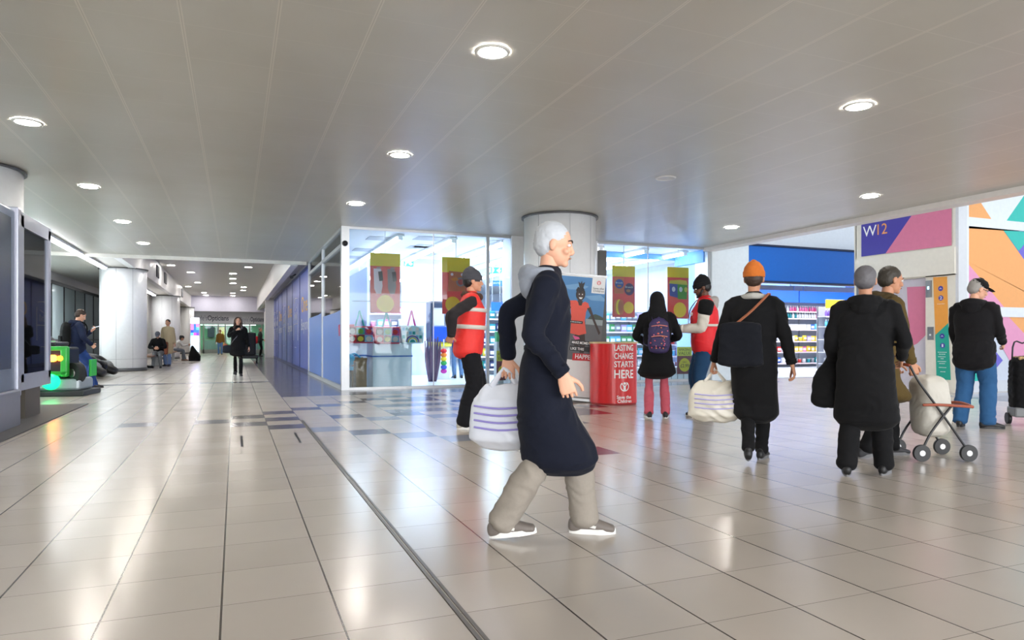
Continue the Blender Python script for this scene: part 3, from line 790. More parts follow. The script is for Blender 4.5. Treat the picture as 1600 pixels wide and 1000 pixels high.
def logo(mb, cx, cy, r, mi=0, mo=1, wr=None, dz=.0):
    """child figure with raised arms inside a ring"""
    n = 28
    def P(x, y, z=0): 
        p = V((cx+x*r, cy+y*r, z)); return wr(p) if wr else p
    ring = []
    for k in range(n):
        a = 2*math.pi*k/n; ring.append((P(math.cos(a), math.sin(a)), P(.80*math.cos(a), .80*math.sin(a))))
    for k in range(n):
        a = 90+360*k/n
        if 62 < (360*k/n) % 360 < 118: continue
        (a0, b0), (a1, b1) = ring[k], ring[(k+1) % n]; mb.add([a0, a1, b1, b0], [(0,1,2,3)], mi)
    m = 16; mb.add([P(.27*math.cos(2*math.pi*k/m), .62+.27*math.sin(2*math.pi*k/m)) for k in range(m)], [tuple(range(m))], mi)
    mb.add([P(-.22,.2), P(.22,.2), P(.26,-.78), P(-.26,-.78)], [(0,3,2,1)], mi)
    for s in (-1, 1):
        mb.add([P(s*.18,.2), P(s*.18,-.1), P(s*.70,.62), P(s*.62,.78)], [(0,1,2,3)], mi)
q = MB(); logo(q, .15, .30, .078, wr=lambda p: wrap(p)); q.build('charity_emblem', mat('white_print', (245, 245, 245), .45), t, fix=False)

# ================================================================ TILTED BANNER
t = thing('banner_stand', 'charity pull-up banner of a running girl leaning before the white column', 'banner')
Bc = fl(905, 632); Bc = V((5.22, 10.25, 0))
t.location = Bc; azb = math.atan2(Bc.x, Bc.y); t.rotation_euler = (R(0), R(-5.2)*-1, -azb)
BW, BZ0, BZ1 = .74, .10, 2.12
bmats = [mat('banner_white', (232, 232, 232), .5), mat('banner_sky', (74, 132, 186), .5), mat('banner_ground', (98, 98, 102), .5), mat('girl_skin', (58, 38, 32), .5),
         mat('girl_dress', (226, 84, 66), .5), mat('tree_print', (62, 76, 66), .5), mat('banner_black', (28, 28, 32), .5), mat('banner_red', (206, 28, 38), .5),
         mat('dress_pink', (226, 90, 150), .5), mat('light_wall_print', (150, 160, 164), .5), mat('cloud_print', (112, 160, 202), .5)]
q = MB().box((-BW/2, 0, BZ0), (BW/2, .006, BZ1), 0)
def pp(pts, mi, lay=1):
    q.add([V((x*BW-BW/2, -.0012*lay, BZ0+z*(BZ1-BZ0))) for x, z in pts], [tuple(range(len(pts)))], mi)
def circ(cx, cz, rx, rz, mi, lay, n=18, a0=0): pp([(cx+rx*math.cos(2*math.pi*k/n+a0), cz+rz*math.sin(2*math.pi*k/n+a0)) for k in range(n)], mi, lay)
B0 = .30
pp([(.0,.62),(1,.62),(1,.985),(0,.985)], 1, 1)
pp([(.0,.90),(.4,.93),(.62,.91),(.5,.88),(.2,.875)], 10, 2); pp([(.55,.83),(.9,.85),(1,.82),(1,.80),(.7,.80)], 10, 2)
pp([(0,B0),(1,B0),(1,.63),(0,.63)], 2, 1)
pp([(0,.62),(.25,.62),(.3,.655),(.0,.67)], 9, 2); pp([(.62,.60),(1,.60),(1,.65),(.62,.645)], 9, 2)
pp([(0,.655),(.08,.69),(.18,.675),(.26,.655)], 5, 3); pp([(.66,.645),(.72,.675),(.82,.69),(.92,.68),(1,.665),(1,.645)], 5, 3)
pp([(.04,.50),(.18,.505),(.10,.515)], 6, 3); pp([(.02,.55),(.2,.555),(.12,.565)], 6, 3)
# girl
pp([(.42,.40),(.50,.40),(.56,.49),(.48,.55),(.40,.50)], 3, 4); pp([(.55,.36),(.64,.36),(.66,.44),(.62,.53),(.50,.52)], 3, 4)
pp([(.36,.50),(.50,.49),(.53,.475),(.42,.465)], 8, 5)
pp([(.30,.515),(.50,.505),(.66,.525),(.60,.62),(.61,.70),(.66,.755),(.58,.785),(.47,.765),(.36,.79),(.24,.775),(.27,.70),(.30,.62)], 4, 6)
pp([(.22,.745),(.14,.70),(.11,.66),(.17,.60),(.25,.575),(.26,.60),(.18,.66),(.27,.73)], 3, 7)
pp([(.62,.735),(.72,.68),(.80,.62),(.90,.55),(.94,.52),(.97,.54),(.84,.63),(.70,.745)], 3, 7)
pp([(.20,.765),(.24,.785),(.38,.79),(.30,.735)], 4, 8); pp([(.55,.785),(.64,.775),(.68,.74),(.58,.725)], 4, 8)
pp([(.40,.79),(.52,.79),(.50,.75),(.44,.75)], 3, 8)
circ(.455, .842, .105, .052, 6, 8); circ(.455, .832, .082, .046, 3, 9)
for k in range(9): circ(.37+.02*k, .875+.014*math.sin(k*1.3), .022, .013, 6, 10, 8)
pp([(.42,.89),(.50,.89),(.53,.945),(.47,.93),(.46,.955),(.43,.93),(.38,.945)], 6, 10)
pp([(.42,.817),(.51,.817),(.485,.804),(.445,.804)], 0, 11)
for s in (-1, 1): circ(.46+s*.035, .842, .012, .005, 0, 11, 8)
# labels
pp([(.69,.86),(.985,.86),(.985,.985),(.69,.985)], 0, 4)
pp([(.13,.60),(.56,.60),(.56,.622),(.13,.622)], 6, 12)
pp([(.34,.425),(.84,.425),(.84,.462),(.34,.462)], 6, 6); pp([(.32,.375),(.80,.375),(.80,.415),(.32,.415)], 6, 6)
pp([(.40,.295),(1.0,.305),(1.0,.36),(.40,.355)], 7, 6)
q.build('printed_panel', bmats, t, fix=False)
def bl(x, z): return (x*BW-BW/2, BZ0+z*(BZ1-BZ0))
its = []
for (s, x, z, w, h) in (('MAKE MOMENTS', .36, .433, .46*BW, .045), ('LIKE THIS', .34, .382, .30*BW, .045), ('HAPPEN', .46, .313, .42*BW, .075), ('Somalia & Mozambique', .15, .606, .38*BW, .02)):
    a_, b2 = bl(x, z); its.append((s, a_, b2, w, h))
lettering(its, frame((0,-.018,0), (1,0,0), (0,0,1)), mat('white_print', (245, 245, 245), .45), t, 'white_lettering', bold=.015)
a_, b2 = bl(.72, .893); a3, b3 = bl(.73, .872)
lettering([('Save the', a_, b2, .24*BW, .035), ('Children', a3, b3, .24*BW, .032)], frame((0,-.008,0), (1,0,0), (0,0,1)), mat('black_print', (30, 30, 32), .5), t, 'black_lettering')
q = MB(); a_, b2 = bl(.84, .947)
n = 20; q.add([(a_+.034*math.cos(2*math.pi*k/n), -.0078, b2+.034*math.sin(2*math.pi*k/n)) for k in range(n)], [tuple(range(n))], 0)
q2 = MB(); logo(q2, 0, 0, .024); 
for v in range(len(q2.v)): x, y, z = q2.v[v]; q2.v[v] = (a_+x, -.0092, b2+y)
q.build('red_emblem', mat('banner_red', (206, 28, 38), .5), t, fix=False); q2.build('emblem_figure', mat('white_print', (245, 245, 245), .45), t, fix=False)
MB().box((-BW/2-.01, -.012, BZ1-.01), (BW/2+.01, .018, BZ1+.02)).build('top_rail', steel, t)
MB().box((-BW/2-.02, -.07, .02), (BW/2+.02, .09, .10), bev=.02).build('base', steel, t)
# notice board on the column
t = thing('notice_panel', 'grey printed notice panel on the left flank of the round column', 'notice')
Pn = V((5.26, 11.13, 0)); azn = math.atan2(4.9, 11.2); t.location = Pn; t.rotation_euler = (0,0,-azn-.25)
MB().box((-.13,-.012,1.22), (.13,.02,2.12), bev=.006).build('panel', mat('notice_grey', (150, 156, 172), .4), t)
q = MB().box((-.125,-.016,1.90), (.125,-.012,2.115), 0).box((-.125,-.016,1.82), (.125,-.012,1.90), 1)
for k in range(9): q.box((-.11,-.016,1.30+k*.05), (.02+.08*((k*7) % 3)/2,-.012,1.312+k*.05), 2)
for s in (-.07, .03): q.box((s,-.016,1.74), (s+.04,-.012,1.79), 1)
q.build('print', [mat('notice_dark', (84, 88, 108), .5), mat('notice_pink', (196, 84, 112), .5), mat('notice_pale', (196, 200, 210), .5)], t)
# ================================================================ SHOP: TUBES, POSTERS, BAGS, COUNTERS, SHELVES
tube_m = emit('shop_tube', (244, 248, 255), TUBE_E)
t0_ = None
for k, x in enumerate((3.38, 4.6, 5.85, 7.1, 8.4, 9.7, 10.9)):
    for j in range(4):
        if t0_ is None:
            t0_ = thing('fluorescent_batten', 'x', 'strip light', (x, 14.95, CEIL-.105))
            MB().cyl((0,.03,0), (0,2.9,0), .035, n=10).build('tube', tube_m, t0_)
            MB().box((-.09,0,.035), (.09,2.94,.085)).box((-.05,0,-.04), (.05,.03,.04)).build('housing', white, t0_); o = t0_
        else: o = dup(t0_, (x, 14.95+3.0*j, CEIL-.105))
        o['label'] = '%s fluorescent batten of the %s row from the left in the shop' % (ords[j], ('first','second','third','fourth','fifth','sixth','seventh')[k]); o['group'] = 'fluorescent battens in the shop'
for k, x in enumerate((14.2, 16.4, 18.6, 20.8)):
    o = dup(t0_, (x, 15.6, 3.44)); o['label'] = '%s fluorescent batten from the left inside the shop with the blue fascia' % ords[k]; o['label'] = o['label'].replace('nearest', 'first')
    o['group'] = 'fluorescent battens in the right-hand shop'
area_light('shop_ceiling_light', (6.7, 18.5, CEIL-.15), (0,0,0), 8.0, 6.5, 150, (.93, .96, 1.0))
area_light('right_shop_ceiling_light', (18.5, 17.8, 3.4), (0,0,0), 8.5, 4, 150, (.93, .96, 1.0))
# hanging posters
ym = paper('poster_yellow', (250, 236, 60)); rm_ = paper('poster_brick_red', (206, 92, 80)); cirm = paper('circle_yellow', (250, 232, 60))
gmed = paper('print_grey', (150, 146, 142)); gdk = paper('print_dark', (60, 56, 56)); gtan = paper('print_tan', (206, 130, 82)); gblu = paper('print_blue', (60, 92, 176))
ggrn = paper('print_green', (70, 170, 62)); gpur = paper('print_purple', (78, 56, 104)); gwh = paper('print_white', (236, 232, 224)); gyel = paper('print_lemon', (220, 214, 80)); gora = paper('print_orange', (232, 150, 60)); gred = paper('print_red', (206, 60, 52))
PM = [ym, rm_, cirm, gmed, gdk, gtan, gblu, ggrn, gpur, gwh, gyel, gora, gred]
def disc(q, x, y, z, rx, rz, mi, n=28):
    q.add([(x+rx*math.cos(2*math.pi*k/n), y, z+rz*math.sin(2*math.pi*k/n)) for k in range(n)], [tuple(range(n))], mi)
def poster(px0, px1, py0, py1, split, label, draw, cy, cr, txt=None):
    yy = YS+.10
    a, b_ = on_y(px0, py0, yy), on_y(px1, py1, yy)
    t = thing('hanging_poster', label, 'poster', ((a.x+b_.x)/2, yy, b_.z)); w, h = b_.x-a.x, a.z-b_.z
    q = MB().box((-w/2, 0, 0), (w/2, .008, h), 1); q.box((-w/2-.004, -.002, h*split), (w/2+.004, .010, h+.003), 0)
    disc(q, 0+w*cy[0], -.0045, h*cy[1], cr*w, cr*w, 2)
    draw(q, w, h); q.build('printed_board', PM, t, fix=False)
    MB().cyl((0,.004,h), (0,.004,CEIL-b_.z-.05), .006, n=6).cyl((-w*.4,.004,h), (-w*.4,.004,h+.02), .006, n=6).build('hanging_rod', white, t)
    if txt:
        lettering([(s, x*w, z*h, ww*w, hh*h) for s, x, z, ww, hh in txt], frame((0,-.006,0), (1,0,0), (0,0,1)), gwh, t)
    return t
def bottles(q, w, h):
    for cx, mi in ((-.24, 9), (.22, 3)):
        q.add([(w*(cx-.15), -.003, h*.74), (w*(cx+.10), -.003, h*.74), (w*(cx+.15), -.003, h*.45), (w*(cx+.10), -.003, h*.32), (w*(cx-.06), -.003, h*.32), (w*(cx-.13), -.003, h*.40)], [tuple(range(6))], mi)
        q.add([(w*(cx+.0), -.004, h*.69), (w*(cx+.14), -.004, h*.70), (w*(cx+.17), -.004, h*.54), (w*(cx+.04), -.004, h*.53)], [(0,1,2,3)], 4)
        q.add([(w*(cx-.05), -.004, h*.765), (w*(cx+.14), -.004, h*.775), (w*(cx+.04), -.004, h*.74), (w*(cx-.05), -.004, h*.74)], [(0,1,2,3)], 3)
def snack(q, w, h):
    q.add([(-w*.30,-.003,h*.40), (w*.34,-.003,h*.40), (w*.38,-.003,h*.74), (-w*.26,-.003,h*.76)], [(0,1,2,3)], 5)
    disc(q, w*.16, -.004, h*.57, w*.16, w*.16, 3); disc(q, w*.16, -.005, h*.57, w*.10, w*.10, 1); q.add([(-w*.2,-.005,h*.62),(w*.0,-.005,h*.66),(w*.1,-.005,h*.6),(-w*.1,-.005,h*.58)], [(0,1,2,3)], 11)
    disc(q, -w*.15, -.004, h*.7, w*.05, w*.05, 9); disc(q, w*.22, -.004, h*.7, w*.05, w*.05, 9)
def brunch(q, w, h):
    q.add([(-w*.42,-.003,h*.46), (w*.0,-.003,h*.46), (w*.0,-.003,h*.77), (-w*.42,-.003,h*.77)], [(0,1,2,3)], 5); disc(q, -w*.2, -.004, h*.65, w*.19, h*.09, 6)
    disc(q, w*.24, -.005, h*.55, w*.22, h*.12, 8); disc(q, w*.2, -.006, h*.52, w*.1, h*.03, 5); disc(q, -w*.2, -.005, h*.61, w*.1, h*.02, 5)
    for k in range(3): disc(q, -w*(.30-.09*k), -.003-.0003*k, h*.20, w*.14, h*.15, 2 if k % 2 else 5)
def crisps(q, w, h):
    q.add([(-w*.40,-.003,h*.44), (w*.02,-.003,h*.40), (w*.02,-.003,h*.70), (-w*.42,-.003,h*.72)], [(0,1,2,3)], 6)
    q.add([(-w*.02,-.004,h*.38), (w*.40,-.004,h*.38), (w*.44,-.004,h*.70), (-w*.04,-.004,h*.70)], [(0,1,2,3)], 7)
    q.add([(-w*.44,-.005,h*.68), (w*.44,-.005,h*.66), (w*.40,-.005,h*.74), (w*.1,-.005,h*.76), (-w*.40,-.005,h*.74)], [tuple(range(5))], 10)
    for x, mi in ((-.22, 9), (.12, 9), (.36, 10)): disc(q, w*x, -.006, h*.57, w*.08, h*.05, mi)
poster(578.5, 625, 395, 489, .785, 'hanging poster of two grey bottles, leftmost in the shop window', bottles, (.0, .155), .29)
poster(691, 734, 401.5, 491, .735, 'hanging poster of an orange snack pack behind the red-vested walker', snack, (-.12, .17), .27)
poster(957, 992, 415, 496, .79, 'hanging poster of two chocolate packs beside the dark door jamb', brunch, (.22, .19), .23, [('Brunch', -.36, .655, .30, .035), ('Brunch', .06, .575, .34, .04)])
poster(1043, 1076, 417, 498, .80, 'hanging poster of blue and green crisp tubes above the hooded shopper', crisps, (.08, .17), .30)
# gift bags hanging in the window
def gift_bag(pc, w, h, label, mats, draw, strap, z0, yy):
    P = on_y(pc[0], pc[1], yy)
    t = thing('gift_bag', label, 'bag', (P.x, yy, P.z-h/2))
    q = MB(); q.add([(-w/2*1.03,-.09,h), (w/2*1.03,-.09,h), (w/2*.95,-.09,0), (-w/2*.95,-.09,0), (-w/2*1.03,.09,h), (w/2*1.03,.09,h), (w/2*.95,.07,0), (-w/2*.95,.07,0)],
                    [(0,3,2,1), (4,5,6,7), (0,4,7,3), (1,2,6,5), (3,7,6,2)], 0)
    q.tube([(-w/2*1.03,-.09,h), (w/2*1.03,-.09,h)], .012, 0, 6); q.tube([(-w/2*.95,-.09,0), (w/2*.95,-.09,0)], .012, 0, 6)
    draw(q, w, h); q.build('bag_body', mats, t, fix=False)
    for s in ((-.07, .07) if z0 else (-.1, .1)):
        MB().tube([(-w*.17,s*.6,h), (-w*.05,s*.5,h+.24), (0,s*.3,h+.34), (w*.05,s*.5,h+.24), (w*.17,s*.6,h)], .012, 0, 8).build('strap', strap, t)
    return t
bagm = [paper('bag_pink', (222, 78, 104)), paper('bag_green', (120, 180, 60)), paper('bag_teal', (60, 170, 160)), paper('bag_brown', (110, 66, 50)), paper('bag_yellow', (244, 214, 40)), paper('bag_red', (206, 40, 44)), paper('bag_purple', (150, 80, 150)), paper('bag_cream', (236, 220, 204)), paper('bag_sky', (130, 190, 214))]
def blocks(q, w, h):
    cols = [[3, 2, 6], [5, 3, 8]]
    for i in range(3):
        for j in range(2):
            x0, x1 = -w*.46+i*w*.31, -w*.46+(i+1)*w*.31; z1 = h*.95-j*h*.46; z0_ = z1-h*.44
            q.add([(x0,-.094,z0_), (x1,-.094,z0_), (x1,-.094,z1), (x0,-.094,z1)], [(0,1,2,3)], cols[j][i])
            disc(q, (x0+x1)/2, -.097, (z0_+z1)/2-(.02*h), w*.11, h*.16, [[7, 1, 5], [7, 4, 7]][j][i], 18)
def rainbow(q, w, h):
    for k in range(6):
        for j in range(4): q.add([(-w*.45+k*w*.15,-.093,h*.05+j*h*.23), (-w*.45+k*w*.15+w*.12,-.093,h*.05+j*h*.23), (-w*.45+k*w*.15+w*.12,-.093,h*.23+j*h*.23), (-w*.45+k*w*.15,-.093,h*.23+j*h*.23)], [(0,1,2,3)], [7, 8, 2, 7, 0][(k+2*j) % 5])
    n = 20
    for i, mi in enumerate((6, 8, 4, 0, 2)):
        r = w*(.30-.045*i); c_ = [(r*math.cos(math.pi*k/n), -.096-.0005*i, .02+r*math.sin(math.pi*k/n)) for k in range(n+1)]; q.add(c_, [tuple(range(n+1))], mi)
tealm = mat('teal_strap', (60, 180, 176), .5); pinkm = mat('hot_pink_strap', (232, 70, 150), .5)
gift_bag((562, 523), .56, .34, 'pink gift bag with colourful face blocks beside the corner post', bagm, blocks, tealm, 1, YS+.3)
gift_bag((604, 524), .54, .34, 'pink gift bag with colourful face blocks, middle of three in the window', bagm, blocks, tealm, 1, YS+.28)
gift_bag((643, 523), .50, .37, 'checked rainbow gift bag with hot pink handles in the window', [mat('bag_check', (196, 214, 214), .5)]+bagm[1:], rainbow, pinkm, 1, YS+.3)
gift_bag((541, 521), .3, .36, 'red pink gift bag edge tight against the corner post', [mat('bag_crimson', (206, 44, 78), .5)]+bagm[1:], lambda q, w, h: None, pinkm, 1, YS+.55)
struct('trim_7', MB().cyl((2.3, YS+.3, 1.86), (5.1, YS+.3, 1.86), .008, n=6), steel)
# white till counters
def till(a, b_, yy, d, h, label):
    A, B = on_y(a, 600, yy).x, on_y(b_, 600, yy).x
    t = thing('till_counter', label, 'counter', ((A+B)/2, yy+d/2, 0)); w = B-A
    MB().box((-w/2,-d/2,.0), (w/2,d/2,h), bev=.02).build('body', mat('counter_white', (226, 230, 230), .35), t)
    MB().box((-w/2-.01,-d/2-.012,h*.68), (w/2+.01,d/2+.01,h*.71)).build('blue_strip', mat('strip_blue', (32, 92, 170), .4), t)
    MB().box((-w/2-.02,-d/2-.02,h), (w/2+.02,d/2+.02,h+.04), bev=.01).build('top', white, t)
till(582, 644, YS+.35, .7, .98, 'white till counter with blue strip below the middle gift bag')
till(541, 577, YS+1.3, .7, .98, 'white till counter with blue strip behind the cardboard boxes')
cbm = mat('cardboard', (158, 124, 88), .7, bump=.1)
def carton(px0, px1, yy, d, h, label, m=cbm):
    A, B = on_y(px0, 600, yy).x, on_y(px1, 600, yy).x; w = B-A
    t = thing('cardboard_box', label, 'box', ((A+B)/2, yy+d/2, 0))
    MB().box((-w/2,-d/2,0), (w/2,d/2,h), bev=.004).build('box_body', m, t)
    for s in (-1, 1): MB().prism([(-w/2, s*d/2, h), (w/2, s*d/2, h), (w/2, s*(d/2+.08), h+.10), (-w/2, s*(d/2+.08), h+.10)], (0, .004, 0)).build('flap', m, t)
carton(556.5, 573, YS+.15, .35, .56, 'tall brown cardboard box at the foot of the till counter')
carton(549.5, 557, YS+.6, .3, .38, 'smaller brown cardboard box left of the tall one')
carton(541, 547.5, YS+.62, .3, .34, 'grey brown cardboard box beside the corner post', mat('cardboard_grey', (128, 122, 108), .7))
Pq = on_y(548, 571, YS+.5)
tag(MB().ell((Pq.x, Pq.y+.1, .60), (.11, .11, .14)).tube([(Pq.x-.05, Pq.y+.1, .68), (Pq.x+.1, Pq.y+.1, .74), (Pq.x+.22, Pq.y+.05, .64)], .02, n=8).box((Pq.x-.1, Pq.y, .38), (Pq.x+.1, Pq.y+.2, .47)).build('inflatable_ring', mat('cyan_plastic', (60, 180, 220), .3)), 'cyan plastic bundle standing on the small cardboard box', 'toy')
# display stand, umbrellas, duster, checkout, kiosk
yy = YS+2.0
A = on_y(668, 580, yy); 
t = thing('umbrella_bundle', 'dark purple bundle of folded umbrellas hanging by the lilac column', 'umbrellas', (A.x+.12, yy, .01))
for k in range(7):
    xx = -.14+.05*k
    MB().tube([(xx*.5,.02*(k % 3),0), (xx,.02*(k % 2),.5), (xx*1.3,.0,1.0+.05*(k % 3))], [.03, .045, .015], n=8).build('umbrella', mat('umbrella_purple' if k % 2 else 'umbrella_plum', (74, 62, 92) if k % 2 else (96, 72, 96), .6), t)
t = thing('rainbow_duster', 'rainbow striped duster hanging beside the dark umbrellas', 'duster', (A.x+.40, yy-.05, .20))
for k, c_ in enumerate(((200,50,160),(60,90,200),(50,170,90),(240,210,50),(240,130,40),(220,40,50))):
    MB().ell((0,0,.06+.1*k), (.08,.08,.06), n=12).build('band', mat('duster_%d' % k, c_, .7), t)
MB().cyl((0,0,.62), (0,0,.85), .012).build('handle', white, t)
A, B = on_y(676, 590, YS+2.6), on_y(712, 590, YS+2.6); w = B.x-A.x
t = thing('checkout_desk', 'round white checkout desk with blue and yellow front panels', 'checkout', ((A.x+B.x)/2, YS+3.0, 0))
MB().cyl((0,0,0), (0,0,.86), w*.42, n=32).build('drum', white, t)
MB().cyl((0,0,.86), (0,0,.98), w*.50, w*.52, n=32).build('yellow_rim', mat('till_yellow', (240, 222, 50), .4), t)
MB().box((-w*.48,-.36,.98), (w*.48,.2,1.38), bev=.02).build('blue_panel', mat('till_blue', (24, 84, 206), .35), t)
MB().box((-w*.42,-.3,1.38), (w*.05,.1,1.9), bev=.02).build('screen_unit', mat('till_unit', (222, 226, 230), .35), t)
MB().box((-w*.56,-.32,1.0), (-w*.49,.1,2.02)).box((-w*.5,-.32,1.86), (w*.1,.05,2.02)).build('dark_display', mat('till_dark', (52, 64, 88), .4), t)
# green exit signs
def exit_sign(px_, py_, yy, label, wpx):
    P = on_y(px_, py_, yy); Q = on_y(px_+wpx, py_, yy); w = Q.x-P.x; h = w*.36
    t = thing('exit_sign', label, 'sign', (P.x+w/2, yy, P.z-h/2))
    MB().box((-w/2,0,0), (w/2,.04,h), bev=.004).build('panel', emit('exit_green', (30, 160, 110), 1.1), t)
    e = emit('exit_white', (240, 255, 250), 1.4); q = MB()
    q.prism([(w*.18,-.004,h*.5), (w*.34,-.004,h*.85), (w*.34,-.004,h*.62), (w*.44,-.004,h*.62), (w*.44,-.004,h*.38), (w*.34,-.004,h*.38), (w*.34,-.004,h*.15)], (0,.003,0))
    for v in range(len(q.v)): x, y, z = q.v[v]; q.v[v] = (w*.62-x, y, z)
    q.box((-w*.42,-.004,h*.12), (-w*.22,-.001,h*.88)); q.cyl((-w*.05,-.004,h*.8), (-w*.05,-.001,h*.8), h*.09, n=10); q.prism([(-w*.12,-.004,h*.15), (-w*.06,-.004,h*.15), (.02*w,-.004,h*.65), (-w*.08,-.004,h*.68)], (0,.003,0))
    q.build('symbols', e, t)
    MB().cyl((0,.02,h), (0,.02,CEIL-P.z+h/2-.02), .008, n=6).build('hanger', white, t)
exit_sign(624.5, 411.5, YS+5, 'green exit sign beside the grey bottle poster', 21.5)
exit_sign(760, 422, YS+5, 'green exit sign left of the round column, above the blue shelf signs', 24)
# ---- products
prod = []
def proto(kind, col, name):
    m = mat('pack_%s' % name, col, .4); q = MB()
    if kind == 'box': q.box((-.075,-.05,0), (.075,.05,.17), 0, bev=.004).box((-.06,-.052,.04), (.06,-.05,.12), 1)
    elif kind == 'bottle': q.loft([((0,0,0),(.04,0,0),(0,.04,0)), ((0,0,.12),(.042,0,0),(0,.042,0)), ((0,0,.16),(.02,0,0),(0,.02,0)), ((0,0,.19),(.018,0,0),(0,.018,0))], 0, 12, rounded=False).cyl((0,0,.19), (0,0,.215), .02, n=10, mi=1)
    elif kind == 'bag': q.loft([((0,0,0),(.08,0,0),(0,.008,0)), ((0,0,.06),(.085,0,0),(0,.045,0)), ((0,0,.13),(.085,0,0),(0,.04,0)), ((0,0,.19),(.08,0,0),(0,.008,0))], 0, 12, p=3, rounded=False).box((-.05,-.047,.06), (.05,-.044,.12), 1)
    else: q.cyl((0,0,0), (0,0,.12), .055, .06, n=14).cyl((0,0,.12), (0,0,.135), .063, n=14, mi=1)
    return q.mesh({'box': 'carton', 'bottle': 'bottle', 'bag': 'packet', 'tub': 'tub'}[kind], [m, mat('pack_label_white', (236, 236, 238), .5)])
cols = dict(pink=(228, 108, 160), magenta=(200, 52, 120), blue=(56, 110, 206), sky=(96, 190, 226), white=(232, 232, 236), red=(210, 52, 48), green=(70, 160, 90), yellow=(238, 208, 66), purple=(124, 90, 182), teal=(36, 140, 150), grey=(140, 142, 150), navy=(36, 46, 96), lilac=(186, 164, 214))
PR = {}
def product(kind, cn, loc, where, sc=1.0, rz=0.0):
    key = (kind, cn)
    if key not in PR: PR[key] = proto(kind, cols[cn], cn)
    nm = {'box': 'carton', 'bottle': 'bottle', 'bag': 'packet', 'tub': 'tub'}[kind]
    o = bpy.data.objects.new(nm, PR[key]); COL.objects.link(o); o.location = loc; o.scale = (sc,)*3; o.rotation_euler = (0, 0, rz)
    tag(o, '%s %s on the %s' % (cn, nm, where), {'box': 'box', 'bottle': 'bottle', 'bag': 'packet', 'tub': 'tub'}[kind], '%s %ss on the %s' % (cn, nm, where)); return o
def shelf_unit(x0, x1, yy, levels, label, d=.42, back=None, top=2.1):
    t = thing('shelf_unit', label, 'shelving', ((x0+x1)/2, yy, 0)); w = x1-x0; sh = mat('shelf_white', (214, 216, 222), .4)
    MB().box((-w/2,.0+d,0), (w/2,d+.03,top)).build('back_panel', back or mat('shelf_back', (186, 190, 200), .5), t)
    for k in range(3): xx = -w/2+k*w/2; MB().box((xx-.02,d-.03,0), (xx+.02,d,top)).build('upright', steel, t)
    for z in levels:
        s = MB().box((-w/2,0,z-.025), (w/2,d,z)).build('shelf', sh, t)
        MB().box((-w/2,-.012,z-.045), (w/2,0,z+.0)).build('price_strip', mat('price_strip', (236, 214, 214), .5), s)
    return t
# right-hand shop: wall bay seen between the walkers
SY = 20.0
X0s, X1s = 16.9, 23.4
lev = [.16, .58, .98, 1.42, 1.84, 2.10]
shelf_unit(X0s, X1s, SY, lev, 'long white shelf bay stocked with toiletries under the blue shop fascia', .45, top=2.35)
kindrow = [('bottom', ['box', 'bag', 'tub'], ['grey', 'blue', 'white', 'teal', 'green', 'red']), ('second', ['bag', 'box'], ['white', 'red', 'yellow', 'navy', 'pink']),
           ('third', ['bag', 'tub', 'box'], ['red', 'white', 'yellow', 'red', 'lilac']), ('fourth', ['bag', 'box'], ['blue', 'purple', 'white', 'blue', 'sky', 'lilac']),
           ('fifth', ['bottle'], ['sky', 'teal', 'white', 'magenta', 'pink']), ('top', ['bottle', 'bottle'], ['white', 'white', 'pink', 'magenta', 'pink'])]
rr = random.Random(3)
for li, z in enumerate(lev):
    nm, kinds, cs = kindrow[li]; x = X0s+.12
    while x < X1s-.1:
        f_ = (x-X0s)/(X1s-X0s); kd = rr.choice(kinds); cn = cs[min(len(cs)-1, int(f_*len(cs)))] if rr.random() < .6 else rr.choice(cs)
        product(kd, cn, (x, SY+.12+rr.random()*.05, z), '%s shelf of the toiletries bay in the right-hand shop' % nm, 1.15 if li < 5 else .95, rr.uniform(-.15, .15)); x += .205 if kd != 'bottle' else .12
# blue category signs above
bl1 = mat('sign_blue', (30, 104, 216), .4); bl2 = mat('sign_pale_blue', (120, 160, 226), .4)
for (a, b_, z0, z1, m, yy_) in ((14.5, 19.6, 2.42, 2.86, bl1, SY-.1), (19.65, 23.4, 2.42, 2.86, bl1, SY-.1), (13.2, 16.2, 2.96, 3.3, bl2, SY-.6), (16.25, 18.7, 2.98, 3.32, bl2, SY-.6), (18.75, 21.4, 3.0, 3.34, bl2, SY-.6), (21.45, 23.9, 3.02, 3.36, bl1, SY-.6)):
    tag(MB().box((a, yy_, z0), (b_, yy_+.06, z1), bev=.01).cyl((a+.2, yy_+.03, z1), (a+.2, yy_+.03, 3.58), .012, n=6).cyl((b_-.2, yy_+.03, z1), (b_-.2, yy_+.03, 3.58), .012, n=6).build('category_sign', m), '%s sign %s, right-hand shop' % ('deep blue' if m is bl1 else 'pale blue', {14.5: 'over the shelf bay, left part', 19.65: 'over the shelf bay, right part', 13.2: 'first from the left in the upper row', 16.25: 'in the upper row, second from the left', 18.75: 'in the upper row, third from the left', 21.45: 'in the upper row, at the right end'}[a]), 'sign')
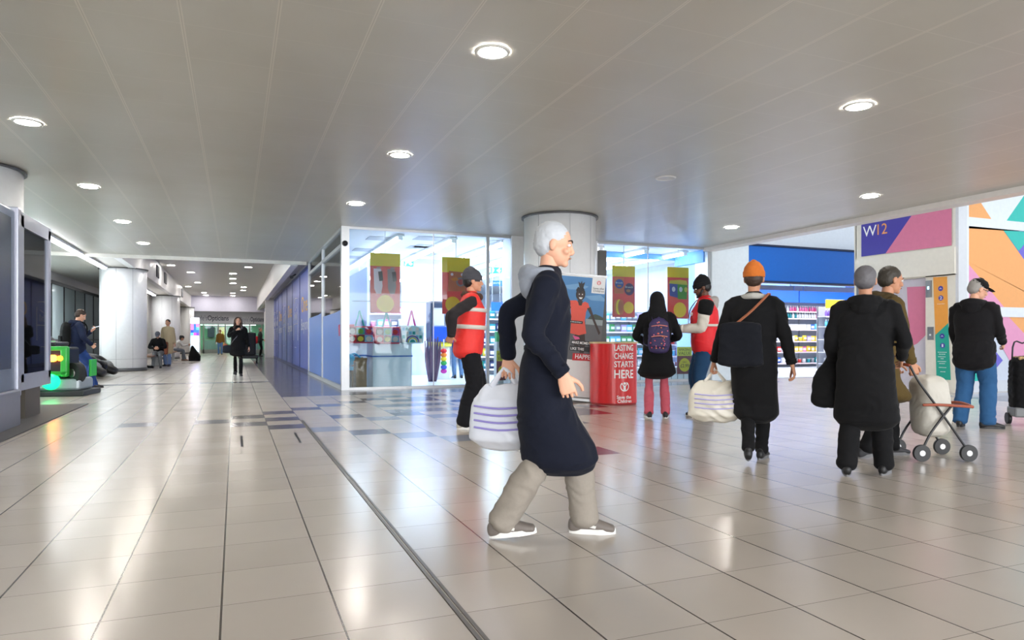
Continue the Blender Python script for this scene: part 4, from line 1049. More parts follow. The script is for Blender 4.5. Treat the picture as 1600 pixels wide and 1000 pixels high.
# end unit with yellow header
A, B = on_y(1291, 500, 18.2).x, on_y(1338, 500, 18.2).x
shelf_unit(A, B, 18.2, [.2, .6, 1.05, 1.5, 1.86], 'end shelf unit with yellow header board in the right-hand shop', .4, top=2.2)
tag(MB().box((A, 18.18, 2.14), (B, 18.24, 2.44), bev=.01).build('header_board', mat('header_yellow', (244, 208, 40), .4)), 'yellow header board on top of the end shelf unit', 'sign')
for li, (z, cs) in enumerate(((.2, ['grey', 'navy']), (.6, ['white', 'red']), (1.05, ['navy', 'purple', 'white']), (1.5, ['sky', 'sky', 'pink']), (1.86, ['purple', 'pink', 'magenta']))):
    x = A+.1; k = 0; n_ = int((B-A-.1)/.12)
    while x < B-.06:
        product('bottle' if li > 2 else 'bag', cs[int(k/max(1, n_)*len(cs)) % len(cs)], (x, 18.3, z), '%s shelf of the yellow-topped end unit' % ('bottom', 'second', 'middle', 'fourth', 'top')[li], 1.1); x += .12 if li > 2 else .2; k += 1
# fascia sign board
P = on_y(1153, 384, 14.9); zz0, zz1 = 2.64, 3.58
t = thing('fascia_board', 'large blank blue fascia board over the right-hand shop opening', 'sign board', (15.2, 14.9, 2.64))
MB().box((12.66-15.2,-.10,.0), (17.6-15.2,.08,.94), bev=.012).build('board', mat('fascia_blue', (12, 104, 200), .3), t)
MB().box((12.60-15.2,-.14,-.05), (12.67-15.2,.10,.99)).box((12.60-15.2,-.13,.94), (17.6-15.2,.1,.99)).box((12.60-15.2,-.13,-.05), (17.6-15.2,.1,0)).build('dark_frame', mat('fascia_dark', (22, 34, 66), .4), t)
# security gate / opening posts of the right shop not modelled; main shop shelving
def bay(x0, x1, yy, levels, label, where, kinds, cs, sc=1.2, step=.2, top=2.1, n=3):
    shelf_unit(x0, x1, yy, levels, label, .4, top=top)
    for li, z in enumerate(levels):
        x = x0+.12
        while x < x1-.1:
            kd = rr.choice(kinds); product(kd, rr.choice(cs), (x, yy+.14, z), where, sc, rr.uniform(-.2, .2)); x += step
bay(3.3, 5.9, 22.0, [.2, .62, 1.04, 1.46, 1.88], 'shelf bay with mixed party goods behind the left window', 'shelf bay behind the left window', ['bag', 'box', 'tub'], ['pink', 'magenta', 'white', 'navy', 'sky', 'lilac', 'red'], 1.3, .23)
bay(on_y(735, 500, 19).x, on_y(806, 500, 19).x, 19.0, [.18, .55, .92, 1.29, 1.66], 'shelf bay of crisps and cloths behind the red-vested walker', 'shelf bay behind the red-vested walker', ['bag', 'bag', 'box'], ['green', 'teal', 'navy', 'grey', 'yellow', 'white'], 1.25, .2, 2.0)
bay(on_y(945, 500, 18.2).x, on_y(1040, 500, 18.2).x, 18.2, [.2, .56, .92, 1.28, 1.62], 'shelf bay of teal and grey packs behind the red counter', 'shelf bay behind the red counter', ['bag', 'box'], ['teal', 'white', 'grey', 'sky', 'green', 'lilac'], 1.25, .2, 1.9)
bay(on_y(1040, 500, 17.4).x+.02, on_y(1088, 500, 17.4).x, 17.4, [.2, .55, .9, 1.25], 'low shelf bay of wrapped packs left of the vested fundraiser', 'low shelf bay left of the vested fundraiser', ['bag', 'tub'], ['lilac', 'white', 'red', 'grey', 'sky', 'navy'], 1.25, .2, 1.5)
# blue shelf-top signs
def catsign(px0, px1, py0, py1, yy, label, m=bl1, txt=None):
    a, b_ = on_y(px0, py0, yy), on_y(px1, py1, yy)
    t = thing('category_sign', label, 'sign', ((a.x+b_.x)/2, yy, b_.z)); w, h = b_.x-a.x, a.z-b_.z
    MB().box((-w/2,0,0), (w/2,.04,h), bev=.006).build('board', m, t)
    q = MB()
    for s in (-1, 1): q.cyl((s*w*.4, .02, h), (s*w*.4, .02, CEIL-.012-b_.z), .006, n=6)
    q.build('hanger', white, t)
    if txt: lettering([(txt, -w*.38, h*.3, w*.7, h*.36)], frame((0,-.003,0), (1,0,0), (0,0,1)), wht, t)
catsign(768, 783, 472, 486, 18.9, 'deep blue shelf sign nearest the window post', bl1)
catsign(784.3, 797, 471, 485, 18.9, 'deep blue shelf sign next to the white pier', bl1)
catsign(769, 785, 438, 447, 22, 'lettered blue aisle sign in the upper row left of the column', bl1, 'party')
catsign(786, 803, 437, 446, 22, 'pale aisle sign in the upper row left of the column', bl2, 'for kids')
catsign(1000, 1013, 463, 474, 22, 'blue aisle sign between the red counter and the hooded shopper', bl1, 'food')
catsign(1030, 1042, 462, 472, 19, 'yellow aisle sign behind the crisp poster', mat('header_yellow', (244, 208, 40), .4))
catsign(985, 999, 464, 475, 22, 'blue aisle sign behind the chocolate poster', bl1)
catsign(560, 577, 450, 454, 20.5, 'narrow blue shelf sign high behind the left window', bl1)
catsign(560, 575, 479, 483, 20.5, 'narrow blue shelf sign low behind the left window', bl1)
catsign(626, 642, 468, 480, 21, 'pale blue shelf sign right of the bottle poster', bl2)
# value posters on stacks
def value(px0, px1, py0, pym, py1, yy, label, price):
    a, b_ = on_y(px0, py0, yy), on_y(px1, py1, yy); w, h = b_.x-a.x, a.z-b_.z; s_ = (pym-py0)/(py1-py0)
    t = thing('value_poster', label, 'poster', ((a.x+b_.x)/2, yy, b_.z))
    q = MB().box((-w/2,0,0), (w/2,.01,h), 1); q.box((-w/2,-.002,h*(1-s_)), (w/2,.010,h), 0); disc(q, 0, -.004, h*(1-s_)*.5, w*.38, w*.38, 2); q.build('printed_board', [mat('value_olive', (196, 190, 60), .5), mat('value_brown', (120, 60, 62), .5), cirm], t, fix=False)
    lettering([('AMAZING', -w*.42, h*(1-s_*.45), w*.84, h*s_*.28), ('VALUE', -w*.42, h*(1-s_*.9), w*.84, h*s_*.36), ('ONLY', -w*.14, h*(1-s_)*.62, w*.28, h*.05), (price, -w*.28, h*(1-s_)*.36, w*.56, h*.13)], frame((0,-.006,0), (1,0,0), (0,0,1)), mat('value_ink', (70, 48, 40), .5), t)
value(776, 796, 548, 564, 594, YS+.3, 'amazing value poster priced 1.25 beside the white pier', '£1.25')
value(1058, 1081, 542, 556, 584, YS+.15, 'amazing value poster priced 2.99 at the foot of the window', '£2.99')
A, B = on_y(777, 530, YS+.42).x, on_y(794, 530, YS+.42).x
t = thing('crisp_stack', 'green crisp multipack case above the 1.25 poster', 'case', ((A+B)/2, YS+.55, .99)); w = B-A
MB().box((-w/2,-.1,-.99), (w/2,.1,0), bev=.004).build('dump_bin', mat('bin_grey', (190, 194, 190), .5), t)
for k in range(3): MB().box((-w/2+k*w/3+.005,-.1,.0), (-w/2+(k+1)*w/3-.005,.06,.24), bev=.01).build('green_pack', mat('pack_green', (70, 160, 90), .4), t)
t.location.z = 0.0
for c_ in t.children:
    c_.data.transform(Matrix.Translation((0,0,.99)))
# shelf basket strip low in the right window
t = thing('display_bin', 'low white wire display bin under the right shop window', 'bin', (9.75, YS+.4, 0))
MB().box((-1.4,-.2,.04), (1.2,.2,.34), bev=.01).build('tray', white, t)
for k in range(14): MB().box((-1.35+k*.185,-.215,.04), (-1.34+k*.185,-.2,.44)).build('wire', steel, t)
# big blue header strips inside (coloured wall bands)
struct('trim_8', MB().box((8.2, 15.9, 3.22), (11.3, 15.98, CEIL-.02)).box((11.24, YS+.2, 3.05), (11.295, 15.9, CEIL-.02)), mat('band_blue', (96, 156, 226), .5))

# ================================================================ LIFT WALL + MURAL
def on_lift(pts, dx=0): return [on_x(x, y, XW) + V((dx, 0, 0)) for x, y in pts]
def R5(a, b_): return (1340+a/4.547, 420+b_/4.547)
def R8(a, b_): return (1320+a/2.564, 290+b_/2.564)
purple = mat('print_violet', (66, 58, 158), .4); pinkp = mat('print_rose', (214, 120, 150), .4); orangep = mat('print_amber', (234, 158, 60), .4); tealp = mat('print_teal', (24, 164, 142), .4)
t = thing('lift_sign', 'W12 sign panel in violet and rose above the lift', 'sign', (XW, 10.4, 0))
q = MB(); 
q.add(on_lift([R8(68,285), R8(165,272), R8(275,112), R8(300,60), R8(68,110)], -.052+.05-.012), [(0,1,2,3,4)], 0)
q.add(on_lift([R8(165,272), R8(430,240), R8(430,40), R8(300,60), R8(275,112)], -.014), [(0,1,2,3,4)], 1)
q.build('printed_panel', [purple, pinkp], t)
a, b_ = on_x(*R8(75,207), XW), on_x(*R8(129,204), XW); c_ = on_x(*R8(133,203), XW); d_ = on_x(*R8(172,200), XW)
hh = on_x(*R8(75,166), XW).z - a.z
lettering([('W', 0, 0, a.y-b_.y, hh)], frame((XW-.016, a.y, a.z), (0,-1,0), (0,0,1)), mat('white_print', (245, 245, 245), .45), t, 'white_letter')
lettering([('12', 0, 0, c_.y-d_.y, hh)], frame((XW-.016, c_.y, a.z), (0,-1,0), (0,0,1)), mat('orange_print', (238, 160, 90), .45), t, 'orange_numerals')
rebase(t, (XW, 10.4, 2.85))
t = thing('lift_door', 'lift doorway with pink door panel under a cream header', 'lift', (XW, 10.7, 0))
MB().box((XW+.10, 9.84, 0), (XW+.14, 10.78, 2.33)).build('door_leaf', mat('door_lilac_grey', (206, 200, 210), .3), t)
MB().box((XW+.06, 10.80, 0), (XW+.10, 11.5, 2.33)).build('door_leaf', mat('door_lilac_grey', (206, 200, 210), .3), t)
q = MB(); xo = XW+.095
q.add([on_x(*R5(*p), xo) for p in ((350,130),(484,124),(497,458),(425,530),(368,560))], [(0,1,2,3,4)]); q.build('pink_panel', pinkp, t)
MB().box((XW-.004, 11.48, 0), (XW+.14, 11.54, 2.33)).box((XW+.13, 9.8, 0), (XW+.3, 11.5, 2.34)).build('door_frame', steel, t)
rebase(t, (XW, 10.7, 0))
t = thing('floor_directory', 'tall orange and teal floor directory beside the lift door', 'sign', (XW, 9.5, 0))
q = MB()
q.add(on_lift([R5(538,60), R5(637,56), R5(646,385), R5(553,470)], -.006), [(0,1,2,3)], 0)
q.add(on_lift([R5(553,470), R5(646,385), R5(663,790), R5(562,786)], -.006), [(0,1,2,3)], 1)
q.build('printed_panel', [orangep, tealp], t)
its = []
q = MB()
for (a_, b2, s_) in ((592,140,'^'), (594,207,'2'), (603,478,'^'), (606,545,'1')):
    P = on_x(*R5(a_, b2), XW); n = 24; r = .052
    q.add([(XW-.009, P.y-r*math.cos(2*math.pi*k/n), P.z+r*math.sin(2*math.pi*k/n)) for k in range(n)], [tuple(range(n))])
    w_ = .03 if s_ == '1' else .05
    its.append((s_, -(P.y-9.5)-w_/2, P.z-(.03 if s_ != '^' else .012), w_, .06 if s_ != '^' else .025))
for (a_, b2, w_) in ((568,250,.16), (572,592,.17), (580,606,.12), (574,624,.16), (592,638,.06), (570,657,.18), (582,672,.12), (580,700,.14), (590,730,.1)):
    P = on_x(*R5(a_, b2), XW); its.append(('Access Shops', -(P.y-9.5), P.z-.012, w_, .018)) if b2 < 300 else None
q.build('violet_disc', purple, t, fix=False)
lettering(its, frame((XW-.012, 9.5, 0), (0,-1,0), (0,0,1)), mat('white_print', (245, 245, 245), .45), t, 'white_numerals')
q = MB()
rl = random.Random(5)
for (a_, b2, w_) in ((568,250,.16), (572,592,.17), (580,606,.12), (574,624,.16), (592,638,.06), (570,657,.18), (582,672,.12), (580,700,.14), (590,730,.1)):
    if b2 < 300: continue
    P = on_x(*R5(a_, b2), XW); y = P.y
    while y > P.y-w_:
        L_ = rl.uniform(.015, .035); q.box((XW-.009, y-L_, P.z-.008), (XW-.007, y, P.z+.006)); y -= L_+.008
q.build('small_print', wht, t)
rebase(t, (XW, 9.5, .3))
t = thing('lift_call_plate', 'steel lift call plate with round button beside the lift door', 'control panel', (XW, 9.7, 1.3))
a, b_ = on_x(*R5(500,505), XW), on_x(*R5(543,412), XW)
MB().box((XW-.02, b_.y, a.z), (XW, a.y, b_.z), bev=.004).build('plate', steel, t); MB().cyl((XW-.03, (a.y+b_.y)/2, (a.z+b_.z)/2-.03), (XW-.02, (a.y+b_.y)/2, (a.z+b_.z)/2-.03), .02).build('button', white, t)
rebase(t, (XW, (a.y+b_.y)/2, a.z))
t = thing('lift_indicator', 'steel lift indicator with small lit screen above the call plate', 'indicator', (XW, 9.7, 1.9))
a, b_ = on_x(*R5(490,204), XW), on_x(*R5(529,82), XW)
MB().box((XW-.03, b_.y, a.z), (XW, a.y, b_.z), bev=.004).build('plate', steel, t); MB().box((XW-.034, b_.y+.04, a.z+.22), (XW-.029, a.y-.04, b_.z-.18)).build('screen', emit('screen_blue', (150, 200, 235), 1.5), t)
rebase(t, (XW, (a.y+b_.y)/2, a.z))
# mural
t = thing('wall_mural', 'colourful geometric mural covering the wall right of the lift', 'mural', (16, YM-.01, 0))
mm = [mat('mural_orange', (240, 166, 96), .45), mat('mural_white', (226, 230, 234), .45), mat('mural_teal', (34, 186, 172), .45), mat('mural_pink', (228, 150, 186), .45), mat('mural_violet', (108, 98, 200), .45), mat('mural_grey', (204, 210, 222), .45)]
q = MB()
def mp(pts, mi, lay=1): q.add([on_y(*R8(*p), YM) + V((0, -.003*lay, 0)) for p in pts], [tuple(range(len(pts)))], mi)
mp([(470,60),(520,30),(592,142),(470,138)], 0); mp([(520,30),(745,0),(640,151),(592,142)], 1); mp([(745,0),(860,0),(860,160),(640,151)], 2)
mp([(476,170),(635,180),(718,297),(860,500),(860,496),(640,490),(483,300)], 0)
mp([(476,292),(483,300),(640,490),(476,488)], 3); mp([(635,180),(860,188),(860,500),(860,505),(718,297)], 4); mp([(635,180),(760,186),(695,262)], 2, 2)
mp([(476,520),(860,530),(860,790),(476,785)], 5); mp([(655,526),(860,532),(860,760),(840,760)], 0, 2); mp([(560,524),(655,526),(900,790),(705,785)], 3, 3)
mp([(592,650),(632,700),(560,785),(480,785),(480,740)], 4, 2); mp([(476,740),(520,700),(560,785),(476,785)], 2, 3)
q.build('painted_panel', mm, t, fix=False)
q = MB()
for za, zb in ((3.28, 3.46), (1.50, 1.70)): q.box((XW+.345, YM-.022, za), (24, YM-.012, zb))
q.box((XW+.24, YM-.03, .2), (XW+.34, YM-.012, 7.6)); q.build('white_rail', mat('mural_rail', (226, 228, 232), .4), t)
rebase(t, (16, YM-.01, 0))
# ================================================================ PEOPLE
SKIN = dict(light=(222, 168, 140), mid=(190, 136, 106), dark=(96, 62, 46), tan=(206, 150, 120))
def skinm(k): return mat('skin_%s' % k, SKIN[k], .5, spec=.35)
def cloth(name, rgb, sheen=.03): return mat('cloth_' + name, rgb, .85, bump=.12, scale=60, spec=.2, sheen=sheen)
eyew = mat('eye_white', (232, 230, 226), .3); eyed = mat('eye_iris', (44, 32, 26), .2); lipm = mat('lips', (168, 92, 84), .5)
brow_m = mat('eyebrow', (46, 34, 28), .7)
def ik(a, c, l1, l2, hint):
    a, c, hint = V(a), V(c), V(hint); d = c - a; L_ = min(d.length, (l1+l2)*.999); dn = d.normalized()
    k = (l1*l1 - l2*l2 + L_*L_)/(2*L_); h = math.sqrt(max(l1*l1 - k*k, 0)); hn = (hint - dn*hint.dot(dn)).normalized()
    return a + dn*k + hn*h, a + dn*L_
def axes(yaw, pitch, roll=0):
    return Matrix.Rotation(R(-yaw), 3, 'Z') @ Matrix.Rotation(R(-pitch), 3, 'X') @ Matrix.Rotation(R(roll), 3, 'Y')
def head_mesh(vox, sk):
    q = MB()
    q.ell((0,-.010,.028), (.076,.096,.088), n=24); q.ell((0,.028,-.045), (.056,.062,.068), n=20); q.ell((0,.0,-.03), (.064,.07,.06), n=20)
    q.ell((0,.070,-.092), (.024,.022,.020)); q.ell((0,.078,.024), (.050,.016,.012))
    q.tube([(0,.086,.018), (0,.096,-.008), (0,.107,-.028)], [.008,.010,.012], n=10); q.ell((0,.100,-.034), (.019,.012,.009))
    for s in (-1, 1):
        q.ell((s*.078,-.006,-.006), (.010,.020,.032)); q.ell((s*.040,.066,-.030), (.022,.022,.018))
    q.ell((0,.086,-.060), (.024,.010,.010))
    return q.remesh('head', sk, 'mesh', vox, 2)
def hand_mesh(curl, spread, side, sk, vox, pinch=0.0):
    """fingers along +Y, palm facing -Z, thumb on the side +X*side; origin at the wrist"""
    q = MB()
    q.loft([((0,-.02,0),(.027,0,0),(0,0,.021)), ((0,.03,0),(.038,0,0),(0,0,.016)), ((0,.075,0),(.041,0,0),(0,0,.014)), ((0,.092,0),(.038,0,0),(0,0,.011))], 0, 16, p=2.6)
    for i, (x, l, r) in enumerate(((.033,.070,.0084), (.0115,.078,.0088), (-.0105,.072,.0084), (-.031,.056,.0075))):
        x *= side; p = V((x,.085,0)); d = V((x*spread*4,1,0)).normalized(); pts = [p - d*.02, p]; rad = [r*1.05, r*1.05]; ang = 0; cu = curl*(1+.12*i)
        for seg, k in ((.45,.55), (.31,.9), (.24,.7)):
            ang += cu*k; dd = V((d.x*math.cos(ang), d.y*math.cos(ang), -math.sin(ang))); p = p + dd*l*seg; pts.append(p); rad.append(r*(1-.13*len(pts)/4))
        q.tube(pts, rad, n=10, sub=False)
    b = V((side*.030,.022,-.004)); t1 = b + V((side*.030,.030,-.014)); t2 = t1 + V((side*(.012-.02*pinch),.026,-.014-.012*pinch)); t3 = t2 + V((side*(.0-.02*pinch),.022,-.010-.008*pinch))
    q.tube([b - V((side*.012,.01,0)), b, t1, t2, t3], [.013,.0135,.0115,.0102,.0085], n=10, sub=False)
    return q.remesh('hand', sk, 'mesh', vox, 1)
def shoe(parent, ankle, yaw, pitch, mup, msole, size=1.0, name='shoe', stripe=None):
    q = MB(); L_ = .265*size
    secs = [((0,-.075,.045),(.030,0,0),(0,0,.038)), ((0,-.045,.050),(.036,0,0),(0,0,.048)), ((0,0,.055),(.038,0,0),(0,0,.052)), ((0,.055,.045),(.041,0,0),(0,0,.040)), ((0,.115,.034),(.044,0,0),(0,0,.028)), ((0,.160,.027),(.038,0,0),(0,0,.020))]
    q.loft(secs, 0, 18, p=2.4); q.loft([((0,-.02,.06),(.036,0,0),(0,.045,0)), ((0,-.02,.105),(.034,0,0),(0,.042,0))], 0, 16)
    up = q.remesh(name, mup, 'mesh', .009, 2)
    M4 = Matrix.Translation(V(ankle)) @ Matrix.Rotation(R(-yaw), 4, 'Z') @ Matrix.Rotation(R(-pitch), 4, 'X') @ Matrix.Translation((0,0,-.085)) @ Matrix.Scale(size, 4)
    up.transform(M4); o = link(name, up, parent)
    s = MB(); n = 24; out = []
    for k in range(n):
        a = 2*math.pi*k/n; y = .045+.130*math.cos(a); w = .046 if y > .05 else .038; out.append(V((w*math.sin(a), y, 0)))
    s.prism(out, (0,0,.028)); me = s.mesh('sole', msole); me.transform(M4); link('sole', me, o)
    if stripe:
        s = MB()
        for sd in (-1, 1): s.prism([(sd*.039,-.02,.05), (sd*.043,.06,.035), (sd*.043,.065,.048), (sd*.039,-.02,.068)], (sd*.006,0,0))
        me = s.mesh('side_stripe', stripe); me.transform(M4); link('side_stripe', me, o)
    return o
PEOPLE = {}
def person(key, pos, face, label, H=1.72, skin='light', pelvis=None, lean=0, side=0, la=(-.10,0,.085), ra=(.10,0,.085), lfp=0, rfp=0, lyaw=-8, ryaw=8, lknee=(0,1,0), rknee=(0,1,0),
           lw=(-.27,.02,.80), rw=(.27,.02,.80), lel=(-.15,-1,-.1), rel=(.15,-1,-.1), lcurl=.5, rcurl=.5, hyaw=0, hpitch=0, twist=0, fine=1.0, bulk=1.0,
           top=None, coat=0.0, flare=1.0, trousers=None, tw=1.0, shoes=None, vest=None, hair=None, hat=None, hood=None, extra=None, lhand=None, rhand=None, fold=.008, group=None, thin=1.0, cov=1.0):
    s = H/1.72
    root = thing('person', label, 'person', (pos[0], pos[1], pos[2] if len(pos) > 2 else 0), 0, group)
    az = math.degrees(math.atan2(pos[0], pos[1])) + face; root.rotation_euler = (0, 0, -R(az))
    if s != 1: root.scale = (s, s, s)
    vox = .013*fine
    if pelvis is None:
        reach = .838; zs = [math.sqrt(max(.2, reach**2 - (a[0]-sx)**2 - (a[1])**2)) + a[2] for a, sx in ((la, -.09), (ra, .09))]; pelvis = (0, 0, min(zs + [.925]))
    P = V(pelvis); Ls = Matrix.Rotation(R(-lean), 3, 'X') @ Matrix.Rotation(R(side), 3, 'Y'); Tw = Matrix.Rotation(R(-twist), 3, 'Z')
    up = Ls @ V((0,0,1)); rt = Ls @ Tw @ V((1,0,0)); fw = Ls @ Tw @ V((0,1,0))
    sp = lambda h: P + up*h + fw*(.012*math.sin(h*6))
    neck = sp(.545); HA = axes(hyaw, lean*.4 + hpitch); hc = neck + up*.07 + HA @ V((0,.018,.085))
    J = dict(P=P, neck=neck, head=hc)
    for nm, sx, A, kn, fp, yw in (('l', -1, la, lknee, lfp, lyaw), ('r', 1, ra, rknee, rfp, ryaw)):
        hip = P + V((sx*.092, 0, -.005)); k, a = ik(hip, A, .425, .425, kn); J[nm+'h'], J[nm+'k'], J[nm+'a'] = hip, k, a
    for nm, sx, W_, el in (('l', -1, lw, lel), ('r', 1, rw, rel)):
        sh = sp(.472) + rt*sx*(.168 + .10*(bulk-1)); e, w = ik(sh, W_, .285, .25, el); J[nm+'s'], J[nm+'e'], J[nm+'w'] = sh, e, w
    sk = skinm(skin)
    # --- body: one continuous surface
    q = MB()
    q.loft([(sp(-.08), rt*.12, fw*.09), (sp(.0), rt*.145, fw*.10), (sp(.14), rt*.125*bulk, fw*.088), (sp(.30), rt*.14, fw*.10), (sp(.43), rt*.135, fw*.085), (sp(.50), rt*.10, fw*.06)], 0, 22)
    q.tube([sp(.44), neck, hc + HA @ V((0,-.015,-.04))], [.062, .052, .050], n=14, sub=False)
    for n_, sx in (('l', -1), ('r', 1)):
        q.tube([J[n_+'h'], J[n_+'k'], J[n_+'a']], [.055, .045, .034], n=14, sub=False); q.tube([J[n_+'k'], (J[n_+'k']*.65+J[n_+'a']*.35) - V((0,.012,0)), J[n_+'a']], [.042,.042,.032], n=14)
        q.tube([J[n_+'s'], J[n_+'e'], J[n_+'w']], [.040, .034, .026], n=14, sub=False); q.ell(J[n_+'s'], (.042,.042,.042))
        q.tube([J[n_+'a'], J[n_+'a'] + Matrix.Rotation(R(-(lyaw if n_=='l' else ryaw)), 3, 'Z') @ V((0,.08,-.045))], [.030,.018], n=12, sub=False)
    hm = head_mesh(.006*max(1, fine*.8), sk); hm.transform(Matrix.Translation(hc) @ HA.to_4x4())
    ex = [hm]
    for n_, sx, cu, hd in (('l', -1, lcurl, lhand), ('r', 1, rcurl, rhand)):
        d = (J[n_+'w'] - J[n_+'e']).normalized()
        if hd and hd.get('dir'): d = V(hd['dir']).normalized()
        nrm = V(hd['palm']) if hd and hd.get('palm') else V((-sx, 0, 0)) ; nrm = (nrm - d*nrm.dot(d)).normalized()
        X = d.cross(-nrm).normalized()     # local frame: Y = d, Z = -palm, X = Y x Z
        m3 = Matrix((X, d, -nrm)).transposed()
        thumb = (X.dot(V(hd['thumb'])) > 0) if hd and hd.get('thumb') else (X.y > 0 if abs(X.y) > .2 else X.dot(V((-sx, 0, .3))) > 0)
        h_ = hand_mesh(cu, .5, 1 if thumb else -1, sk, .0031*max(1, fine), hd.get('pinch', 0) if hd else 0)
        h_.transform(Matrix.Translation(J[n_+'w'] + d*.012) @ m3.to_4x4()); ex.append(h_)
        J[n_+'hand'] = J[n_+'w'] + d*.10; J[n_+'hd'] = d
    bo = q.remesh('body', sk, root, vox*.9, 2, extra=ex)
    # face
    for sx in (-1, 1):
        c = hc + HA @ V((sx*.031,.0795,.006)); e = MB().ell(c, (.0125,.0115,.0085), 0, 12); e.ell(c + HA @ V((0,.0072,0)), (.0058,.0052,.0058), 1, 10); e.build('eye', [eyew, eyed], root)
    MB().tube([hc + HA @ V((-.021,.093,-.0605)), hc + HA @ V((0,.0985,-.060)), hc + HA @ V((.021,.093,-.0605))], [.003,.0052,.003], n=8).build('lips', mat('lips_%s' % skin, [int(v*.78) for v in SKIN[skin]], .5), root)
    for sx in (-1, 1): MB().tube([hc + HA @ V((sx*.014,.095,.028)), hc + HA @ V((sx*.034,.090,.033)), hc + HA @ V((sx*.052,.074,.026))], [.0035,.004,.0025], n=6).build('eyebrow', brow_m, root)
    # --- trousers
    if trousers:
        q = MB(); cb = .80 if coat > .25 else 1.0; q.loft([(P + V((0,0,-.13)), V((.10,0,0)), V((0,.085*cb,0))), (P, V((.158*bulk*cb,0,0)), V((0,.118*bulk*cb,0))), (P + up*.10, rt*.150*bulk*cb, fw*.110*bulk*cb)], 0, 22)
        for n_, fp in (('l', lfp), ('r', rfp)):
            h_, k_, a_ = J[n_+'h'], J[n_+'k'], J[n_+'a'] ; end = a_ + (a_-k_).normalized()*.015
            if coat > .25: h_ = h_ + V((0,0,0))
            cw = .60 if coat > .25 else 1.0
            q.tube([h_ + V((0,0,.02)), h_.lerp(k_, .5), k_, k_.lerp(a_, .45) - V((0,.008,0)), end], [.100*cw*min(tw, 1.12), .090*cw*min(tw, 1.15), .072*tw*(.45+.55*cw), .070*tw, .062*tw], n=18)
            q.tube([end - (a_-k_).normalized()*.05, end], [.066*tw, .068*tw], n=18, sub=False)
        q.remesh('trousers', trousers, root, vox, 3, fold=fold*.9, fscale=.15)
    # --- shoes
    if shoes:
        shoe(root, J['la'], lyaw, lfp, shoes[0], shoes[1], stripe=shoes[2] if len(shoes) > 2 else None); shoe(root, J['ra'], ryaw, rfp, shoes[0], shoes[1], stripe=shoes[2] if len(shoes) > 2 else None)
    # --- jacket / coat
    def torso(q, g, zlow, fl_=1.0, sh=True, zhi=.535):
        secs = []
        if zlow < -.12:
            n = 5
            def lp(n_, zz):
                A = [J[n_+'h'], J[n_+'k'], J[n_+'a']]
                if zz >= A[0].z: return A[0]
                for i in (0, 1):
                    if A[i].z >= zz >= A[i+1].z: return A[i].lerp(A[i+1], (A[i].z-zz)/max(1e-4, A[i].z-A[i+1].z))
                return A[2]
            for k in range(n):
                z = zlow + (-.10 - zlow)*k/n; f_ = 1 + (fl_-1)*(1 - k/n)
                a_, b_ = lp('l', P.z+z), lp('r', P.z+z); y0, y1 = min(a_.y, b_.y) - .098*cov, max(a_.y, b_.y) + .098*cov; x0, x1 = min(a_.x, b_.x) - .115*cov, max(a_.x, b_.x) + .115*cov
                w_ = max(.168*bulk*f_+g*.6, (x1-x0)/2, .192); d_ = max(.128*bulk*f_+g*.6, (y1-y0)/2+.01)
                t_ = k/n; c = V(((x0+x1)/2*(1-t_) + P.x*t_, ((y0+y1)/2)*(1-t_) + P.y*t_, P.z+z))
                secs.append((c, V((w_, 0, 0)), V((0, d_, 0))))
        else: secs.append((sp(zlow), rt*(.165*bulk+g), fw*(.125*bulk+g)))
        hw = max(.166*bulk+g, .192) if zlow < -.2 else .166*bulk+g
        secs += [(sp(.02), rt*hw, fw*(.128*bulk+g)), (sp(.15), rt*(.152*bulk+g), fw*(.120*bulk+g)), (sp(.30), rt*(.166*bulk+g), fw*(.126*bulk+g)), (sp(.40), rt*(.170*bulk+g), fw*(.118*bulk+g))]
        if sh: secs += [(sp(.465), rt*(.148*bulk+g), fw*(.095+g)), (sp(.52), rt*(.095+g), fw*(.070+g)), (sp(.555), rt*(.068+g), fw*(.062+g))]
        q.loft(secs, 0, 28, p=2.3, rounded=True)
        if sh:
            q.tube([J['ls'], sp(.485), J['rs']], [.060+g, .078+g, .060+g], n=16, sub=False)
    if top:
        q = MB(); torso(q, .010, -coat if coat else -.07, flare)
        for n_ in 'lr':
            s_, e_, w_ = J[n_+'s'], J[n_+'e'], J[n_+'w']; d = (w_-e_).normalized()
            q.tube([s_, s_.lerp(e_, .5), e_, e_.lerp(w_, .5), w_ - d*.005], [.072*thin, .064*thin, .057*thin, .052*thin, .044*thin], n=16)
        q.remesh('coat' if coat > .25 else 'jacket', top, root, vox, 3, fold=fold, fscale=.19)
        q = MB()
        for n_ in 'lr':
            d = (J[n_+'w'] - J[n_+'e']).normalized(); q.cyl(J[n_+'w'] - d*.03, J[n_+'w'] + d*.006, .044*thin+.003, .042*thin+.003, n=18)
        # cuffs
        for n_ in 'lr':
            d = (J[n_+'w'] - J[n_+'e']).normalized(); MB().cyl(J[n_+'w'] - d*.035, J[n_+'w'] + d*.004, .046*thin+.002, .041*thin+.002, n=18).build('cuff', top, root)
    if vest:
        q = MB(); torso(q, .026, -.09, 1.0); vo = q.remesh('vest', vest, root, vox*.9, 3, fold=fold*.6, fscale=.15)
        refl = mat('reflective_band', (206, 200, 192), .4)
        for h0, h1 in ((.205, .235),) if key != 'walker' else ((.17, .215), (.36, .40)):
            secs = []
            q = MB(); g = .044
            q.loft([(sp(h0), rt*(.155*bulk+g), fw*(.120*bulk+g)), (sp(h1), rt*(.158*bulk+g), fw*(.121*bulk+g))], 0, 36, p=2.3, rounded=False); q.build('reflective_band', refl, root)
